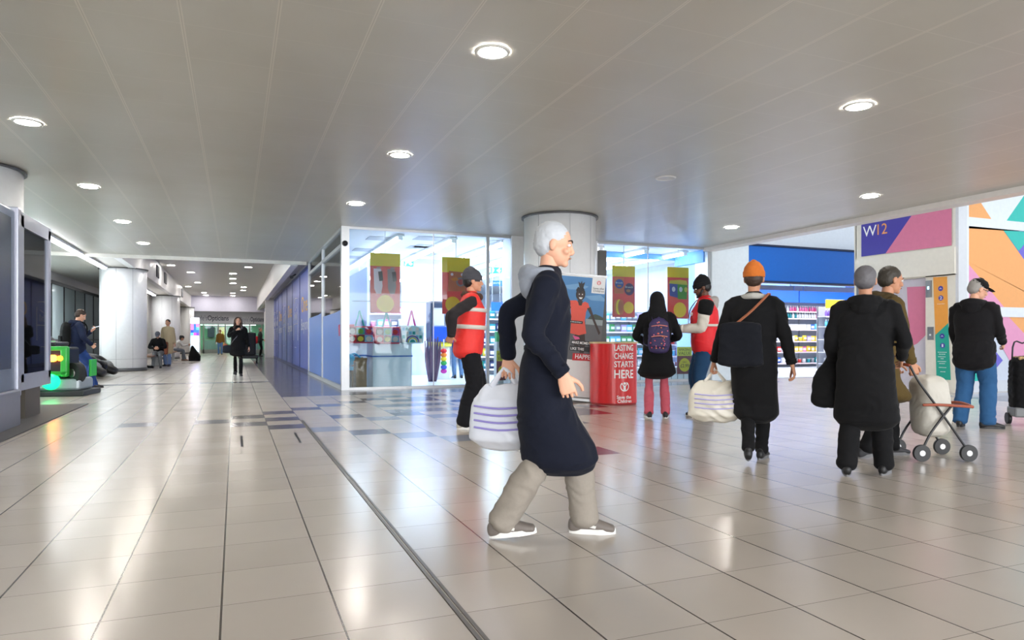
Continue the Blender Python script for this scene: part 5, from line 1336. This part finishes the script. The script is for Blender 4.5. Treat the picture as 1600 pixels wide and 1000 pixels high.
    # --- hood
    if hood:
        q = MB(); c = sp(.53) - fw*.055
        q.tube([c + rt*.105 + fw*.08, c + rt*.085 - fw*.01, c - fw*.055, c - rt*.085 - fw*.01, c - rt*.105 + fw*.08], [.030,.045,.058,.045,.030], n=14); q.ell(c - fw*.04 - up*.05, (.10,.06,.09)); q.remesh('hood', hood, root, vox*.8, 3, fold=.006)
    # --- hair / hats
    def hp(x, y, z): return hc + HA @ V((x, y, z))
    HM = HA
    if hair:
        kind, hmat = hair; q = MB()
        q.ell(hp(0,-.022,.042), (.084,.096,.088), n=24, mx=HM)
        q.ell(hp(0,-.045,.0), (.080,.072,.075), n=20, mx=HM)
        if kind == 'long':
            q.tube([hp(0,-.02,.05), hp(0,-.09,.0), hp(0,-.095,-.12), hp(0,-.085,-.24)-up*.0], [.080,.090,.105,.085], flat=.55, ref=rt, n=20)
            for sx in (-1, 1): q.tube([hp(sx*.03,.03,.105), hp(sx*.078,.035,.04), hp(sx*.088,.015,-.06), hp(sx*.10,.04,-.17), hp(sx*.10,.05,-.26)], [.022,.030,.038,.042,.022], n=12)
        if kind == 'veil':
            q = MB(); q.ell(hp(0,-.005,.035), (.096,.112,.102), n=24, mx=HM)
            q.tube([hp(0,-.02,.04), hp(0,-.045,-.08), sp(.50) - fw*.05, sp(.40) - fw*.085, sp(.25) - fw*.115], [.098,.108,.135,.135,.07], flat=.66, ref=rt, n=24)
        if kind == 'pony':
            q.tube([hp(0,-.09,.06), hp(.03,-.13,.0), hp(.05,.0,-.14), hp(.06,.06,-.24)], [.035,.035,.032,.012], n=12)
        if kind != 'veil':
            pass
        me = q.remesh('hair' if kind != 'veil' else 'head_scarf', hmat, 'mesh', .0075*max(1, fine*.8), 2, fold=.004, fscale=.03)
        # keep the face free: drop hair in front of the brow line
        bm = bmesh.new(); bm.from_mesh(me); inv = HM.transposed(); dead = []
        lim = .062 if kind != 'veil' else .085
        for f_ in bm.faces:
            l = inv @ (f_.calc_center_median() - hc)
            if l.y > lim - .3*max(0, .045 - l.z) and l.z < .055 and l.z > -.11 and abs(l.x) < .075: dead.append(f_)
        bmesh.ops.delete(bm, geom=dead, context='FACES'); bm.to_mesh(me); bm.free(); link(me.name, me, root)
    if hat:
        kind, hmat = hat; q = MB()
        if kind == 'beanie':
            rx = HM @ V((1,0,0)); ry = HM @ V((0,1,0))
            q.loft([(hp(0,-.010,.020), rx*.088, ry*.108), (hp(0,-.013,.055), rx*.090, ry*.110), (hp(0,-.02,.10), rx*.080, ry*.096), (hp(0,-.028,.140), rx*.050, ry*.060), (hp(0,-.032,.158), rx*.02, ry*.025)], 0, 26)
            q.loft([(hp(0,-.008,.012), rx*.093, ry*.113), (hp(0,-.010,.060), rx*.094, ry*.114)], 0, 26, rounded=False); q.remesh('beanie', hmat, root, .006, 2, fold=.002, fscale=.02)
        if kind == 'cap':
            rx = HM @ V((1,0,0)); ry = HM @ V((0,1,0))
            q.loft([(hp(0,-.008,.040), rx*.086, ry*.104), (hp(0,-.010,.075), rx*.084, ry*.100), (hp(0,-.012,.108), rx*.066, ry*.078), (hp(0,-.012,.126), rx*.03, ry*.035)], 0, 26)
            pts = []; 
            q.loft([(hp(0,.07,.046), rx*.070, HM @ V((0,0,.006))), (hp(0,.12,.040), rx*.062, HM @ V((0,0,.006))), (hp(0,.165,.030), rx*.040, HM @ V((0,0,.005)))], 0, 18)
            q.ell(hp(0,-.012,.130), (.008,.008,.005)); q.remesh('cap', hmat, root, .005, 2)
    J['M'] = Matrix.Translation(V((pos[0], pos[1], pos[2] if len(pos) > 2 else 0))) @ Matrix.Rotation(-R(az), 4, 'Z') @ Matrix.Scale(s, 4)
    J['root'] = root; J['HA'] = HA; J['sp'] = sp; J['rt'] = rt; J['fw'] = fw; J['up'] = up; J['rz'] = -R(az); J['hp'] = hp; J['s'] = s
    PEOPLE[key] = J
    return J
def wp(J, v): return J['M'] @ V(v)
def backpack(J, w, h, d, mbody, label, off=.125, zc=.28, pockets=None, dots=None, mstrap=None):
    """worn backpack: own thing, in the wearer's frame"""
    c = J['sp'](zc) - J['fw']*(off + d/2)
    t = thing('backpack', label, 'backpack', (0,0,0)); t.matrix_world = J['M']; t.location = J['M'].to_translation(); t.rotation_euler = (0,0,J['rz']); t.scale = (J['s'],)*3
    rt, fw, up = J['rt'], J['fw'], J['up']
    q = MB(); q.loft([(c - up*h/2, rt*w*.44, fw*d*.42), (c - up*h*.3, rt*w*.5, fw*d*.5), (c + up*h*.15, rt*w*.49, fw*d*.48), (c + up*h*.40, rt*w*.42, fw*d*.38), (c + up*h*.5, rt*w*.26, fw*d*.26)], 0, 26, p=3.2)
    q.remesh('main_pouch', mbody, t, .012, 3, fold=.006)
    q = MB(); q.loft([(c - up*h*.36 - fw*d*.48, rt*w*.38, fw*d*.12), (c - fw*d*.50 - up*h*.08, rt*w*.38, fw*d*.13)], 0, 22, p=3.2); q.remesh('front_pocket', mbody, t, .010, 2, fold=.004)
    for s in (-1, 1):
        q = MB(); q.tube([c + up*h*.42 + rt*s*w*.22 + fw*d*.3, J['sp'](.555) + rt*s*.10 - fw*.03, J['sp'](.50) + rt*s*.115 + fw*.125, J['sp'](.30) + rt*s*.145 + fw*.13, J['sp'](.12) + rt*s*.175 + fw*.0, c - up*h*.35 + rt*s*w*.42], .020, n=8, flat=.4); q.build('shoulder_strap', mstrap or mbody, t)
    q = MB(); q.tube([c + up*h*.45 - rt*.04, c + up*h*.56, c + up*h*.45 + rt*.04], .010, n=8); q.build('grab_handle', mstrap or mbody, t)
    if pockets:
        for zz in (.28, -.05): MB().tube([c + up*h*zz - rt*w*.36 - fw*d*.50, c + up*h*(zz+.03) - fw*d*.58, c + up*h*zz + rt*w*.36 - fw*d*.50], .006, n=6).build('zip', pockets, t)
    if dots:
        rd = random.Random(11); q = MB()
        for k in range(26):
            x = rd.uniform(-.40, .40); z = rd.uniform(-.42, .42); m_ = rd.randrange(len(dots)); yy = -.60 if (-.45 < z < .0 and abs(x) < .3) else -.50
            q.ell(c + rt*w*x + up*h*z + fw*d*(yy + .10*abs(x)), (.010,.010,.010), m_, 8)
        q.build('spot_pattern', dots, t)
    return t
def carrier(P, w, h, label, m, rz, mprint=None, sag=.10, hand=None, handle=True):
    """soft plastic carrier bag hanging from P (world)"""
    t = thing('carrier_bag', label, 'bag', (P[0], P[1], P[2]-h-.10), rz)
    q = MB(); secs = []
    for k, (z, a, b_) in enumerate(((.0,.40,.12), (.08,.50,.17), (.35,.50,.17), (.7,.45,.11), (.9,.38,.06), (1.0,.30,.025))): secs.append((V((0,0,h*z)), V((w*a,0,0)), V((0,w*b_*1.3,0))))
    q.loft(secs, 0, 30, p=2.6); q.remesh('bag_body', m, t, .010, 2, fold=.014, fscale=.22)
    for s in (-1, 1): MB().tube([(s*w*.18,s*.01,h*.98), (s*w*.06,0,h+.07), (0,0,h+.10)], [.022,.014,.010], n=8, flat=.5).build('handle', m, t)
    if mprint:
        for sd in (-1, 1):
            q = MB()
            for k in range(4): q.tube([(-w*.36,sd*w*.225*.92,h*(.30+.12*k)), (0,sd*w*.245,h*(.27+.12*k)), (w*.36,sd*w*.225*.90,h*(.31+.12*k))], .006, n=6)
            q.build('printed_line', mprint, t)
    return t
blackc = cloth('black', (17, 17, 19)); navyc = cloth('navy', (26, 34, 60)); denim = cloth('denim', (46, 88, 132)); dkdenim = cloth('dark_denim', (34, 66, 100)); redv = mat('vest_red', (218, 24, 36), .6, bump=.15, scale=30)
whites = mat('sole_white', (232, 230, 226), .5); blks = mat('shoe_black', (24, 24, 26), .5); hairb = mat('hair_black', (20, 17, 17), .5); hairbr = mat('hair_brown', (58, 40, 30), .6)
# 1 leaning man with a phone
a = fl(141, 607)
J = person('leaning', (a.x, a.y), 78, 'man in navy jacket leaning on the green ride, looking at his phone', 1.74, 'light', pelvis=(0,-.25,.85), lean=2, la=(-.10,.10,.085), ra=(.07,.0,.085), lyaw=0, ryaw=-5,
           lw=(-.10,.03,1.20), rw=(.20,-.02,.93), lel=(-.4,-.6,-1), rel=(.8,-.4,-.3), lcurl=1.0, rcurl=.6, hpitch=28, fine=1.1, bulk=1.22, top=navyc, trousers=cloth('blue_jeans', (40, 66, 124)), shoes=(blks, mat('sole_dark', (54,54,56), .6)), hair=('short', hairbr), hood=navyc,
           lhand=dict(dir=(.2,.6,.6), palm=(.3,-.5,.8)))
backpack(J, .32, .46, .18, blackc, 'black backpack on the leaning man in the navy jacket', off=.13)
P = wp(J, J['lhand'] + V((.03,.01,.02)))
t = thing('phone', 'phone held up by the leaning man in the navy jacket', 'phone', P, J['rz']); MB().box((-.037,-.07,-.004), (.037,.09,.005), bev=.003).build('case', mat('phone_case', (206, 190, 160), .4), t); MB().box((-.033,-.066,.005), (.033,.086,.0065)).build('screen', emit('phone_screen', (190,205,230), .9), t); t.rotation_euler = (R(18), 0, J['rz'])
MB().tube([J['hp'](-.072,.03,.006), J['hp'](-.045,.086,.006), J['hp'](0,.103,.010), J['hp'](.045,.086,.006), J['hp'](.072,.03,.006)], .0025, n=6).build('glasses', blks, J['root'])
# 2 seated capped man
J = person('seated', (-2.62, 28.15), 188, 'seated man in grey cap and dark jacket reading on the near bench', 1.72, 'light', pelvis=(0,-.28,.56), lean=18, la=(-.12,.14,.085), ra=(.12,.22,.085), lw=(-.06,.12,.72), rw=(.08,.12,.72), lel=(-1,-.4,-.4), rel=(1,-.4,-.4), hpitch=30, fine=1.9, bulk=1.05, top=blackc, trousers=cloth('grey_trousers', (120, 122, 124)), shoes=(blks, blks), hair=('short', mat('hair_grey', (130,130,132), .6)), hat=('cap', cloth('grey_cap', (96, 98, 108))))
tag(MB().tube([wp(J,(.10,.35,.05)), wp(J,(.35,.45,.07)), wp(J,(.55,.3,.05)), wp(J,(.3,.15,.05))], .05, n=8).remesh('sack', blackc, None, .02, 2, fold=.01), 'dark bag flat on the floor by the seated man\'s feet', 'bag')
# 3 beige coat person
J = person('beige', (-2.42, 29.9), 205, 'person in long beige coat with dark hair beside the seated capped man', 1.80, 'light', fine=1.9, top=cloth('beige', (198, 180, 148)), coat=.42, trousers=cloth('pale_denim', (120, 144, 188)), shoes=(blks, blks), hair=('short', hairb), la=(-.10,.10,.085), ra=(.12,-.06,.085))
tag(MB().box((-2.62, 29.45, .47), (-2.40, 29.8, .95), bev=.05).build('shopping_bag', mat('rust_bag', (150, 82, 52), .6)), 'rust brown bag on the bench beside the beige coat', 'bag')
# 4 seated person on the second bench
J = person('girl', (-2.35, 37.2), 85, 'person in white top with black hair bent forward on the far bench', 1.66, 'mid', pelvis=(0,-.42,.56), lean=30, la=(-.10,.10,.085), ra=(.08,.0,.085), lw=(-.08,.22,.80), rw=(.10,.22,.80), lel=(-.6,-.8,-.6), rel=(.6,-.8,-.6), hpitch=32, fine=1.9, top=cloth('white_top', (206, 206, 204)), trousers=cloth('grey_jeans', (108, 116, 126)), shoes=(mat('tan_shoe', (132, 92, 66), .6), blks), hair=('pony', hairb))
a = fl(304, 564)
tag(MB().loft([((a.x,a.y,0),(.26,0,0),(0,.18,0)), ((a.x,a.y,.25),(.27,0,0),(0,.18,0)), ((a.x-.05,a.y,.5),(.15,0,0),(0,.12,0)), ((a.x-.1,a.y,.72),(.05,0,0),(0,.05,0))], 0, 18).remesh('rucksack', blackc, None, .02, 2, fold=.012), 'black rucksack on the floor before the bent-forward person', 'backpack')
# 5 mustard coat
J = person('mustard', (-.93, 51.0), 182, 'person in mustard jacket and jeans before the opticians', 1.68, 'light', fine=2.2, bulk=1.1, top=cloth('mustard', (132, 98, 44)), trousers=cloth('light_jeans', (96, 138, 186)), shoes=(blks, blks), hair=('short', mat('hair_ginger', (150, 104, 66), .6)), la=(-.10,.12,.085), ra=(.10,-.06,.085))
P = wp(J, J['lhand']); carrier((P.x+.05, P.y, P.z+.05), .42, .42, 'coral carrier bag held by the person in the mustard jacket', mat('coral_plastic', (236, 122, 92), .4), 0)
# 6 walking woman
a = fl(372, 587)
J = person('woman', (a.x, a.y), 180, 'woman in black with long dark hair walking up the corridor', 1.68, 'light', la=(-.07,.18,.085), ra=(.07,-.12,.11), rfp=-14, lfp=6, fine=1.3, lw=(-.30,.05,.82), rw=(.06,.22,1.33), rel=(.9,.1,-1), rcurl=1.1, top=blackc, coat=.26, flare=1.15, trousers=blackc, tw=.82, shoes=(blks, blks), hair=('long', mat('hair_dark_brown', (62, 41, 32), .55)), bulk=1.18)
c = J['sp'](.02); rt, fw = J['rt'], J['fw']
t = thing('shoulder_bag', 'dark shoulder bag hanging on the walking woman in black', 'bag', J['M'].to_translation(), J['rz']); t.scale = (J['s'],)*3
q = MB(); q.loft([(V((.27,.03,.70)), V((.15,0,0)), V((0,.06,0))), (V((.27,.03,.88)), V((.14,0,0)), V((0,.05,0)))], 0, 20, p=3); q.remesh('bag_body', cloth('charcoal', (36, 38, 46)), t, .012, 2, fold=.005)
MB().tube([(.22,.10,.90), (.12,.16,1.05), (-.02,.155,1.22), (-.10,.09,1.42), (-.13,.0,1.46)], .012, n=8, flat=.4).build('strap', cloth('grey_strap', (120, 120, 124)), t)
# 7 person with the red bag
J = person('redbag', (1.42, 44.6), 90, 'balding person in dark clothes standing by the navy doorway', 1.74, 'light', fine=2.0, top=cloth('dark_green_grey', (48, 52, 50)), trousers=blackc, shoes=(blks, blks), hair=('short', mat('hair_grey2', (120,112,104), .6)), rw=(.2,.2,.98), lw=(-.22,.2,.98))
P = wp(J, (-.12,-.26,1.0)); tag(MB().ell((P.x, P.y, P.z), (.27,.2,.24), n=18).remesh('red_bag', mat('red_nylon', (196, 30, 44), .5), None, .02, 2, fold=.012), 'red bag slung behind the person by the navy doorway', 'bag')
# 8 red-vest beanie walker
a = fl(732, 669)
J = person('walker', (a.x, a.y), 86, 'fundraiser in grey beanie and red vest walking before the shop window', 1.84, 'tan', la=(-.09,.05,.085), ra=(.09,-.05,.085), rfp=0, lw=(-.20,-.18,1.03), rw=(.20,-.20,1.02), lel=(-.9,-1,-.1), rel=(.9,-1,-.1), twist=0, lean=3, fine=1.0, bulk=1.1, top=cloth('charcoal_fleece', (44, 40, 42)), vest=mat('vest_orange_red', (224, 44, 38), .6, bump=.15, scale=30), trousers=cloth('black_wide', (22, 22, 26)), tw=1.35, shoes=(mat('pale_shoe', (176,172,160), .6), whites), hat=('beanie', cloth('grey_beanie', (74, 74, 80))), hair=('short', hairb),
           rhand=dict(dir=(-.6,-.2,-.5)), lhand=dict(dir=(.6,-.2,-.5)))
q = MB(); q.tube([J['sp'](.53)+J['rt']*.09+J['fw']*.04, J['sp'](.55)-J['fw']*.07, J['sp'](.53)-J['rt']*.09+J['fw']*.04, J['sp'](.53)+J['fw']*.09, J['sp'](.53)+J['rt']*.09+J['fw']*.04], .045, n=12); q.remesh('scarf', cloth('brown_scarf', (78, 56, 44)), J['root'], .012, 3, fold=.006)
# 9 foreground walker
a = fl(862, 836)
J = person('front', (a.x-.04, a.y), 92, 'white-haired walker in long dark navy coat striding right, nearest to the viewer', 1.68, 'light', pelvis=(0,-.01,.893), la=(-.08,.215,.085), ra=(.08,-.225,.10), rfp=-8, lfp=0, lyaw=0, ryaw=0, lw=(-.20,-.22,.97), rw=(.24,.10,.90), lel=(-.2,-1,-.3), rel=(.2,-1,-.1), lcurl=1.3, rcurl=1.0, lean=3, fine=.9, bulk=.90, top=cloth('midnight', (18, 22, 36)), coat=.46, flare=.96, cov=1.0, trousers=cloth('stone', (146, 138, 128)), tw=1.18, shoes=(mat('trainer_grey', (112, 104, 98), .6), whites, mat('trainer_white', (222, 220, 214), .5)), hair=('short', mat('hair_silver', (186, 190, 196), .6)), hood=cloth('grey_hood', (150, 156, 168)), hpitch=8, fold=.010, rhand=dict(dir=(.05,.30,-1)))
P = wp(J, J['lhand'])
carrier((P.x-.02, P.y, P.z+.04), .42, .33, 'white plastic carrier bag swinging behind the nearest striding walker', mat('white_plastic', (222, 226, 236), .3), J['rz']+R(75), mat('violet_print', (150, 140, 210), .5))
# 10 hooded shopper with backpack
a = fl(1027, 653)
J = person('back', (a.x, a.y), -6, 'shopper in black coat, head scarf and pink trousers at the red counter', 1.66, 'mid', la=(-.115,0,.085), ra=(.115,.02,.085), fine=.9, lw=(-.15,.24,1.04), rw=(.15,.24,1.06), lel=(-1,-.8,-.4), rel=(1,-.8,-.4), hpitch=15, top=blackc, coat=.30, flare=1.36, bulk=1.14, trousers=cloth('rose', (196, 92, 108)), tw=.98, shoes=(mat('trainer_black', (36,34,38), .5), whites, mat('trainer_white', (222,220,214), .5)), hair=('veil', cloth('black_scarf', (22, 22, 24))))
backpack(J, .29, .43, .15, mat('bag_midnight_purple', (46, 34, 82), .6, bump=.2, scale=50), 'purple spotted backpack on the shopper with the head scarf', off=.135, zc=.22, pockets=mat('zip_coral', (226, 134, 116), .5), dots=[mat('dot_coral', (226, 84, 92), .5), mat('dot_orange', (228, 142, 96), .5), mat('dot_pink', (214, 110, 150), .5)])
# 11 fundraiser with tablet
a = fl(1102, 652)
J = person('vest2', (a.x, a.y), -96, 'fundraiser in black beanie and red vest holding a tablet', 1.86, 'dark', la=(-.11,0,.085), ra=(.11,.06,.085), fine=.85, lw=(-.09,.30,1.10), rw=(.07,.30,1.10), lel=(-.4,-1,-.6), rel=(.4,-1,-.6), lcurl=.7, rcurl=.7, hpitch=18, hyaw=-4, bulk=1.14, top=cloth('stone_hoodie', (206, 200, 190)), thin=1.15, vest=redv, trousers=dkdenim, tw=1.15, shoes=(blks, whites), hat=('beanie', cloth('black_knit', (20, 20, 22))), hair=('short', hairb), hood=cloth('grey_marl', (158, 154, 150)),
           lhand=dict(palm=(0,-.2,1), dir=(.4,.9,0)), rhand=dict(palm=(0,-.2,1), dir=(-.2,1,0)))
q = MB(); q.ell(J['hp'](0,.055,-.085), (.046,.040,.030)); q.tube([J['hp'](-.06,.01,-.03), J['hp'](-.052,.05,-.07), J['hp'](0,.088,-.098), J['hp'](.052,.05,-.07), J['hp'](.06,.01,-.03)], .014, n=10); q.remesh('beard', hairb, J['root'], .005, 1)
for s_ in (-1, 1): MB().tube([J['ls' if s_ < 0 else 'rs'] + J['up']*.02, (J['ls' if s_ < 0 else 'rs']).lerp(J['le' if s_ < 0 else 're'], .35)], [.094, .090], n=20, sub=False).build('black_shoulder', blackc, J['root'])
mid_ = (J['lhand'] + J['rhand'])/2 + V((0,.0,.035))
P = wp(J, mid_); t = thing('tablet', 'black tablet held flat by the fundraiser in the black beanie', 'tablet', P, J['rz']); MB().box((-.12,-.09,-.006), (.12,.10,.006), bev=.004).build('case', blks, t); MB().box((-.11,-.08,.0062), (.11,.09,.008)).build('screen', emit('tablet_screen', (180, 196, 220), .6), t); t.rotation_euler = (R(-14), 0, J['rz'])
q = MB(); fw, rt, up, sp = J['fw'], J['rt'], J['up'], J['sp']
q.tube([sp(.54)+rt*.06+fw*.10, sp(.42)+rt*.035+fw*.175, sp(.28)+fw*.19], .004, n=6).tube([sp(.54)-rt*.06+fw*.10, sp(.42)-rt*.035+fw*.175, sp(.28)+fw*.19], .004, n=6); q.build('lanyard', blks, J['root'])
def badge(c, w, h, m, nm, out):
    out = out.normalized(); sx = up.cross(out).normalized(); MB().prism([c - sx*w/2, c + sx*w/2, c + sx*w/2 - up*h, c - sx*w/2 - up*h], out*.006).build(nm, m, J['root'])
badge(sp(.28)+fw*.188, .07, .10, gwh, 'name_badge', fw)
badge(sp(-.06)-rt*.168+fw*.045, .085, .10, gwh, 'hip_card', -rt)
q = MB(); fmv = frame(sp(.36)-rt*.155+fw*.13, (fw+rt*.9).normalized()*1, up)
lettering([('Save the', -.0, .0, .075, .018), ('Children', 0, -.026, .075, .018)], frame(sp(.30)-rt*.10+fw*.178, (rt*-.75-fw*.35) if False else (-fw*.45-rt*.9)*-1, up), wht, J['root'], 'chest_lettering')
q.ell(sp(.36)-rt*.095+fw*.165, (.020,.020,.024)); q.build('chest_emblem', wht, J['root'])
# 12 orange beanie
a = fl(1178, 720)
J = person('orange', (a.x, a.y), 6, 'walker in orange beanie and long black coat seen from behind', 1.68, 'mid', la=(-.03,-.16,.14), ra=(.05,.14,.085), lfp=-35, fine=.95, lw=(-.36,.06,.84), rw=(.33,-.04,.80), lel=(-.4,-.8,.1), rel=(.5,-.8,.1), bulk=1.12, top=blackc, coat=.50, flare=.70, trousers=blackc, tw=.88, shoes=(blks, mat('sole_grey', (120,120,122), .6)), hat=('beanie', cloth('orange_knit', (196, 108, 44))), hair=('short', hairbr), lcurl=1.3, rcurl=.7)
P = wp(J, J['lhand']); carrier((P.x+.04, P.y, P.z+.01), .48, .33, 'cream printed carrier bag held by the walker in the orange beanie', mat('cream_plastic', (214, 208, 194), .35), J['rz']+R(8), mat('lavender_print', (170, 164, 214), .5))
t = thing('messenger_bag', 'dark messenger bag on the back of the orange beanie walker', 'bag', J['M'].to_translation(), J['rz']); t.scale = (J['s'],)*3
q = MB(); q.loft([(V((-.09,-.215,.86)), V((.19,0,0)), V((0,.055,0))), (V((-.09,-.215,1.20)), V((.17,0,0)), V((0,.05,0)))], 0, 24, p=3.4); q.remesh('bag_body', cloth('ink', (17, 19, 26)), t, .012, 2, fold=.006)
MB().tube([(-.16,-.22,1.18), (-.02,-.185,1.30), (.09,-.125,1.42), (.13,-.02,1.475), (.10,.10,1.40)], .014, n=8, flat=.4).build('strap', cloth('strap_rust', (150, 92, 66)), t)
q = MB(); q.tube([J['sp'](.53)+J['rt']*.10, J['sp'](.545)-J['fw']*.085, J['sp'](.53)-J['rt']*.10], .030, n=10); q.remesh('collar', cloth('pale_collar', (176, 174, 168)), J['root'], .01, 2)
# 13 big black coat
a = fl(1352, 742)
J = person('bigblack', (a.x, a.y), 4, 'broad walker in full black hooded coat, back to the viewer', 1.60, 'mid', la=(-.13,-.10,.10), ra=(.13,.12,.085), lfp=-12, fine=1.0, lw=(-.26,.16,.92), rw=(.26,.18,.98), bulk=1.24, lel=(-.35,-1,-.1), rel=(.35,-1,-.1), top=blackc, coat=.46, flare=1.2, trousers=blackc, tw=1.2, shoes=(blks, mat('sole_grey', (120,120,122), .6)), hair=('short', mat('hair_dusty', (96, 94, 98), .6)), hood=blackc)
P = wp(J, (-.30,.1,.62)); t = thing('black_carrier', 'black bag hanging at the left side of the broad black coat', 'bag', (P.x, P.y, .50), J['rz'])
q = MB(); q.loft([(V((0,0,.04)), V((.13,0,0)), V((0,.08,0))), (V((0,0,.24)), V((.11,0,0)), V((0,.07,0))), (V((.03,.05,.42)), V((.03,0,0)), V((0,.02,0)))], 0, 20); q.remesh('bag_body', blackc, t, .012, 2, fold=.012)
# 14 khaki coat person with trolley
a = fl(1403, 724)
J = person('khaki', (a.x+.13, a.y+.30), 62, 'person in khaki coat pushing a light trolley beyond the broad black coat', 1.70, 'mid', la=(-.10,.18,.085), ra=(.10,-.16,.10), rfp=-12, fine=1.0, lw=(-.15,.22,.83), rw=(.15,.22,.83), lel=(-.4,-1,-.4), rel=(.4,-1,-.4), lcurl=1.2, rcurl=1.2, lean=8, top=cloth('khaki', (84, 68, 36)), coat=.34, flare=1.05, trousers=blackc, shoes=(mat('shoe_charcoal', (50,50,54), .6), mat('sole_grey', (120,120,122), .6)), hair=('short', mat('hair_umber', (52, 46, 38), .6)), hpitch=6, hood=cloth('khaki_dark', (66, 54, 32)))
P = wp(J, (.05,.42,0))
t = thing('pushchair', 'light grey wheeled trolley with a rust red bar pushed to the right', 'trolley', (P.x, P.y, 0), J['rz']); t.scale = (.84,)*3
gf = mat('pale_fabric', (196, 192, 182), .7, bump=.2); rust = mat('rust_bar', (150, 74, 50), .5)
q = MB(); q.loft([(V((0,.02,.30)), V((.17,0,0)), V((0,.15,0))), (V((0,.03,.45)), V((.19,0,0)), V((0,.17,0))), (V((0,.0,.80)), V((.18,0,0)), V((0,.15,0)))], 0, 24, p=3); q.remesh('basket', gf, t, .014, 2, fold=.008)
for s in (-1, 1):
    MB().tube([(s*.22,-.32,.98), (s*.22,-.22,.8), (s*.22,.0,.5), (s*.22,.28,.10)], .012, n=8).build('frame_tube', mat('tube_black', (30,30,32), .4), t)
    MB().tube([(s*.22,.10,.56), (s*.22,-.10,.3), (s*.22,-.20,.10)], .012, n=8).build('frame_tube', mat('tube_black', (30,30,32), .4), t)
    for y in (.28, -.20):
        w_ = MB().cyl((s*.22-.018,y,.085), (s*.22+.018,y,.085), .085, n=22).build('wheel', blks, t); MB().cyl((s*.22-.020,y,.085), (s*.22+.020,y,.085), .03, n=12).build('wheel_hub', steel, w_)
MB().tube([(-.22,-.32,.98), (0,-.34,1.0), (.22,-.32,.98)], .016, n=10).build('push_bar', rust, t)
MB().tube([(-.25,.30,.56), (0,.34,.58), (.25,.30,.56)], .016, n=10).tube([(-.25,.30,.56), (-.25,.0,.58), (-.25,-.2,.58)], .014, n=8).tube([(.25,.30,.56), (.25,.0,.58), (.25,-.2,.58)], .014, n=8).build('bumper_bar', rust, t)
# 15 capped man
a = fl(1522, 668)
J = person('capman', (a.x, a.y), 18, 'man in black cap, black hooded jacket and blue jeans before the mural', 1.75, 'light', la=(-.14,-.02,.085), ra=(.13,.03,.085), lyaw=-12, ryaw=52, fine=.85, lw=(-.24,.22,.92), rw=(.20,.28,1.0), lel=(-.3,-1,-.1), rel=(.3,-1,-.1), bulk=1.18, hyaw=46, hpitch=20, top=cloth('jet', (20, 19, 22)), trousers=denim, tw=1.22, shoes=(blks, blks), hair=('short', mat('hair_grey3', (150,146,142), .6)), hat=('cap', cloth('black_cap', (22, 20, 20))), hood=cloth('jet', (20, 19, 22)))
q = MB(); q.loft([(J['sp'](-.17), J['rt']*.212, J['fw']*.168), (J['sp'](.0), J['rt']*.216, J['fw']*.17), (J['sp'](.08), J['rt']*.205, J['fw']*.16)], 0, 26, p=2.4); q.remesh('jacket_hem', cloth('jet', (20, 19, 22)), J['root'], .012, 2, fold=.008)
MB().tube([J['hp'](-.076,.0,.004), J['hp'](-.066,.05,.006), J['hp'](-.045,.088,.006), J['hp'](0,.103,.010), J['hp'](.045,.088,.006), J['hp'](.066,.05,.006), J['hp'](.076,.0,.004)], .0028, n=6).build('glasses', blks, J['root'])
# 16 wheeled bag at the right edge
a = fl(1603, 664)
t = thing('shopping_trolley', 'black wheeled shopping bag with grey base at the right edge', 'trolley', (a.x+.02, a.y, 0), -R(40))
q = MB(); q.loft([(V((0,0,.22)), V((.17,0,0)), V((0,.14,0))), (V((0,0,.5)), V((.18,0,0)), V((0,.15,0))), (V((0,0,.78)), V((.17,0,0)), V((0,.13,0)))], 0, 24, p=4); q.remesh('bag_body', blackc, t, .012, 2, fold=.008)
MB().box((-.17,-.14,.10), (.17,.14,.22), bev=.02).build('grey_base', mat('case_grey', (120, 122, 124), .5), t)
for s in (-1, 1): MB().cyl((s*.17-.02,.08,.07), (s*.17+.02,.08,.07), .07, n=20).build('wheel', blks, t)
MB().tube([(-.1,.14,.2), (-.1,.15,.95), (0,.15,1.0), (.1,.15,.95), (.1,.14,.2)], .010, n=8).build('handle', darkm, t)
MB().box((-.12,-.11,.79), (.12,.11,.84), bev=.02).build('patterned_top', mat('leopard_print', (170, 140, 96), .6, var=.6, scale=60), t)
# 17 shopper in blue inside the shop
J = person('inside', (5.5, 17.5), -15, 'shopper in blue top and jeans at the checkout inside the shop', 1.68, 'light', fine=1.6, lw=(-.2,.3,1.0), rw=(.2,.3,1.0), top=cloth('royal_blue', (44, 92, 190)), trousers=cloth('mid_denim', (92, 122, 160)), tw=.9, shoes=(blks, whites), hair=('long', hairbr))
# ---------------------------------------------------------------- origins of one-mesh things at their own base
for o in list(COL.objects):
    if o.type == 'MESH' and o.parent is None and o.data.users == 1 and o.location.length == 0 and not o.children and o.get('kind') != 'structure':
        vs = o.data.vertices
        if len(vs):
            xs = [v.co.x for v in vs]; ys = [v.co.y for v in vs]; zs = [v.co.z for v in vs]
            c = V(((min(xs)+max(xs))/2, (min(ys)+max(ys))/2, min(zs)))
            o.data.transform(Matrix.Translation(-c)); o.location = c
bpy.data.scenes.remove(WORK)
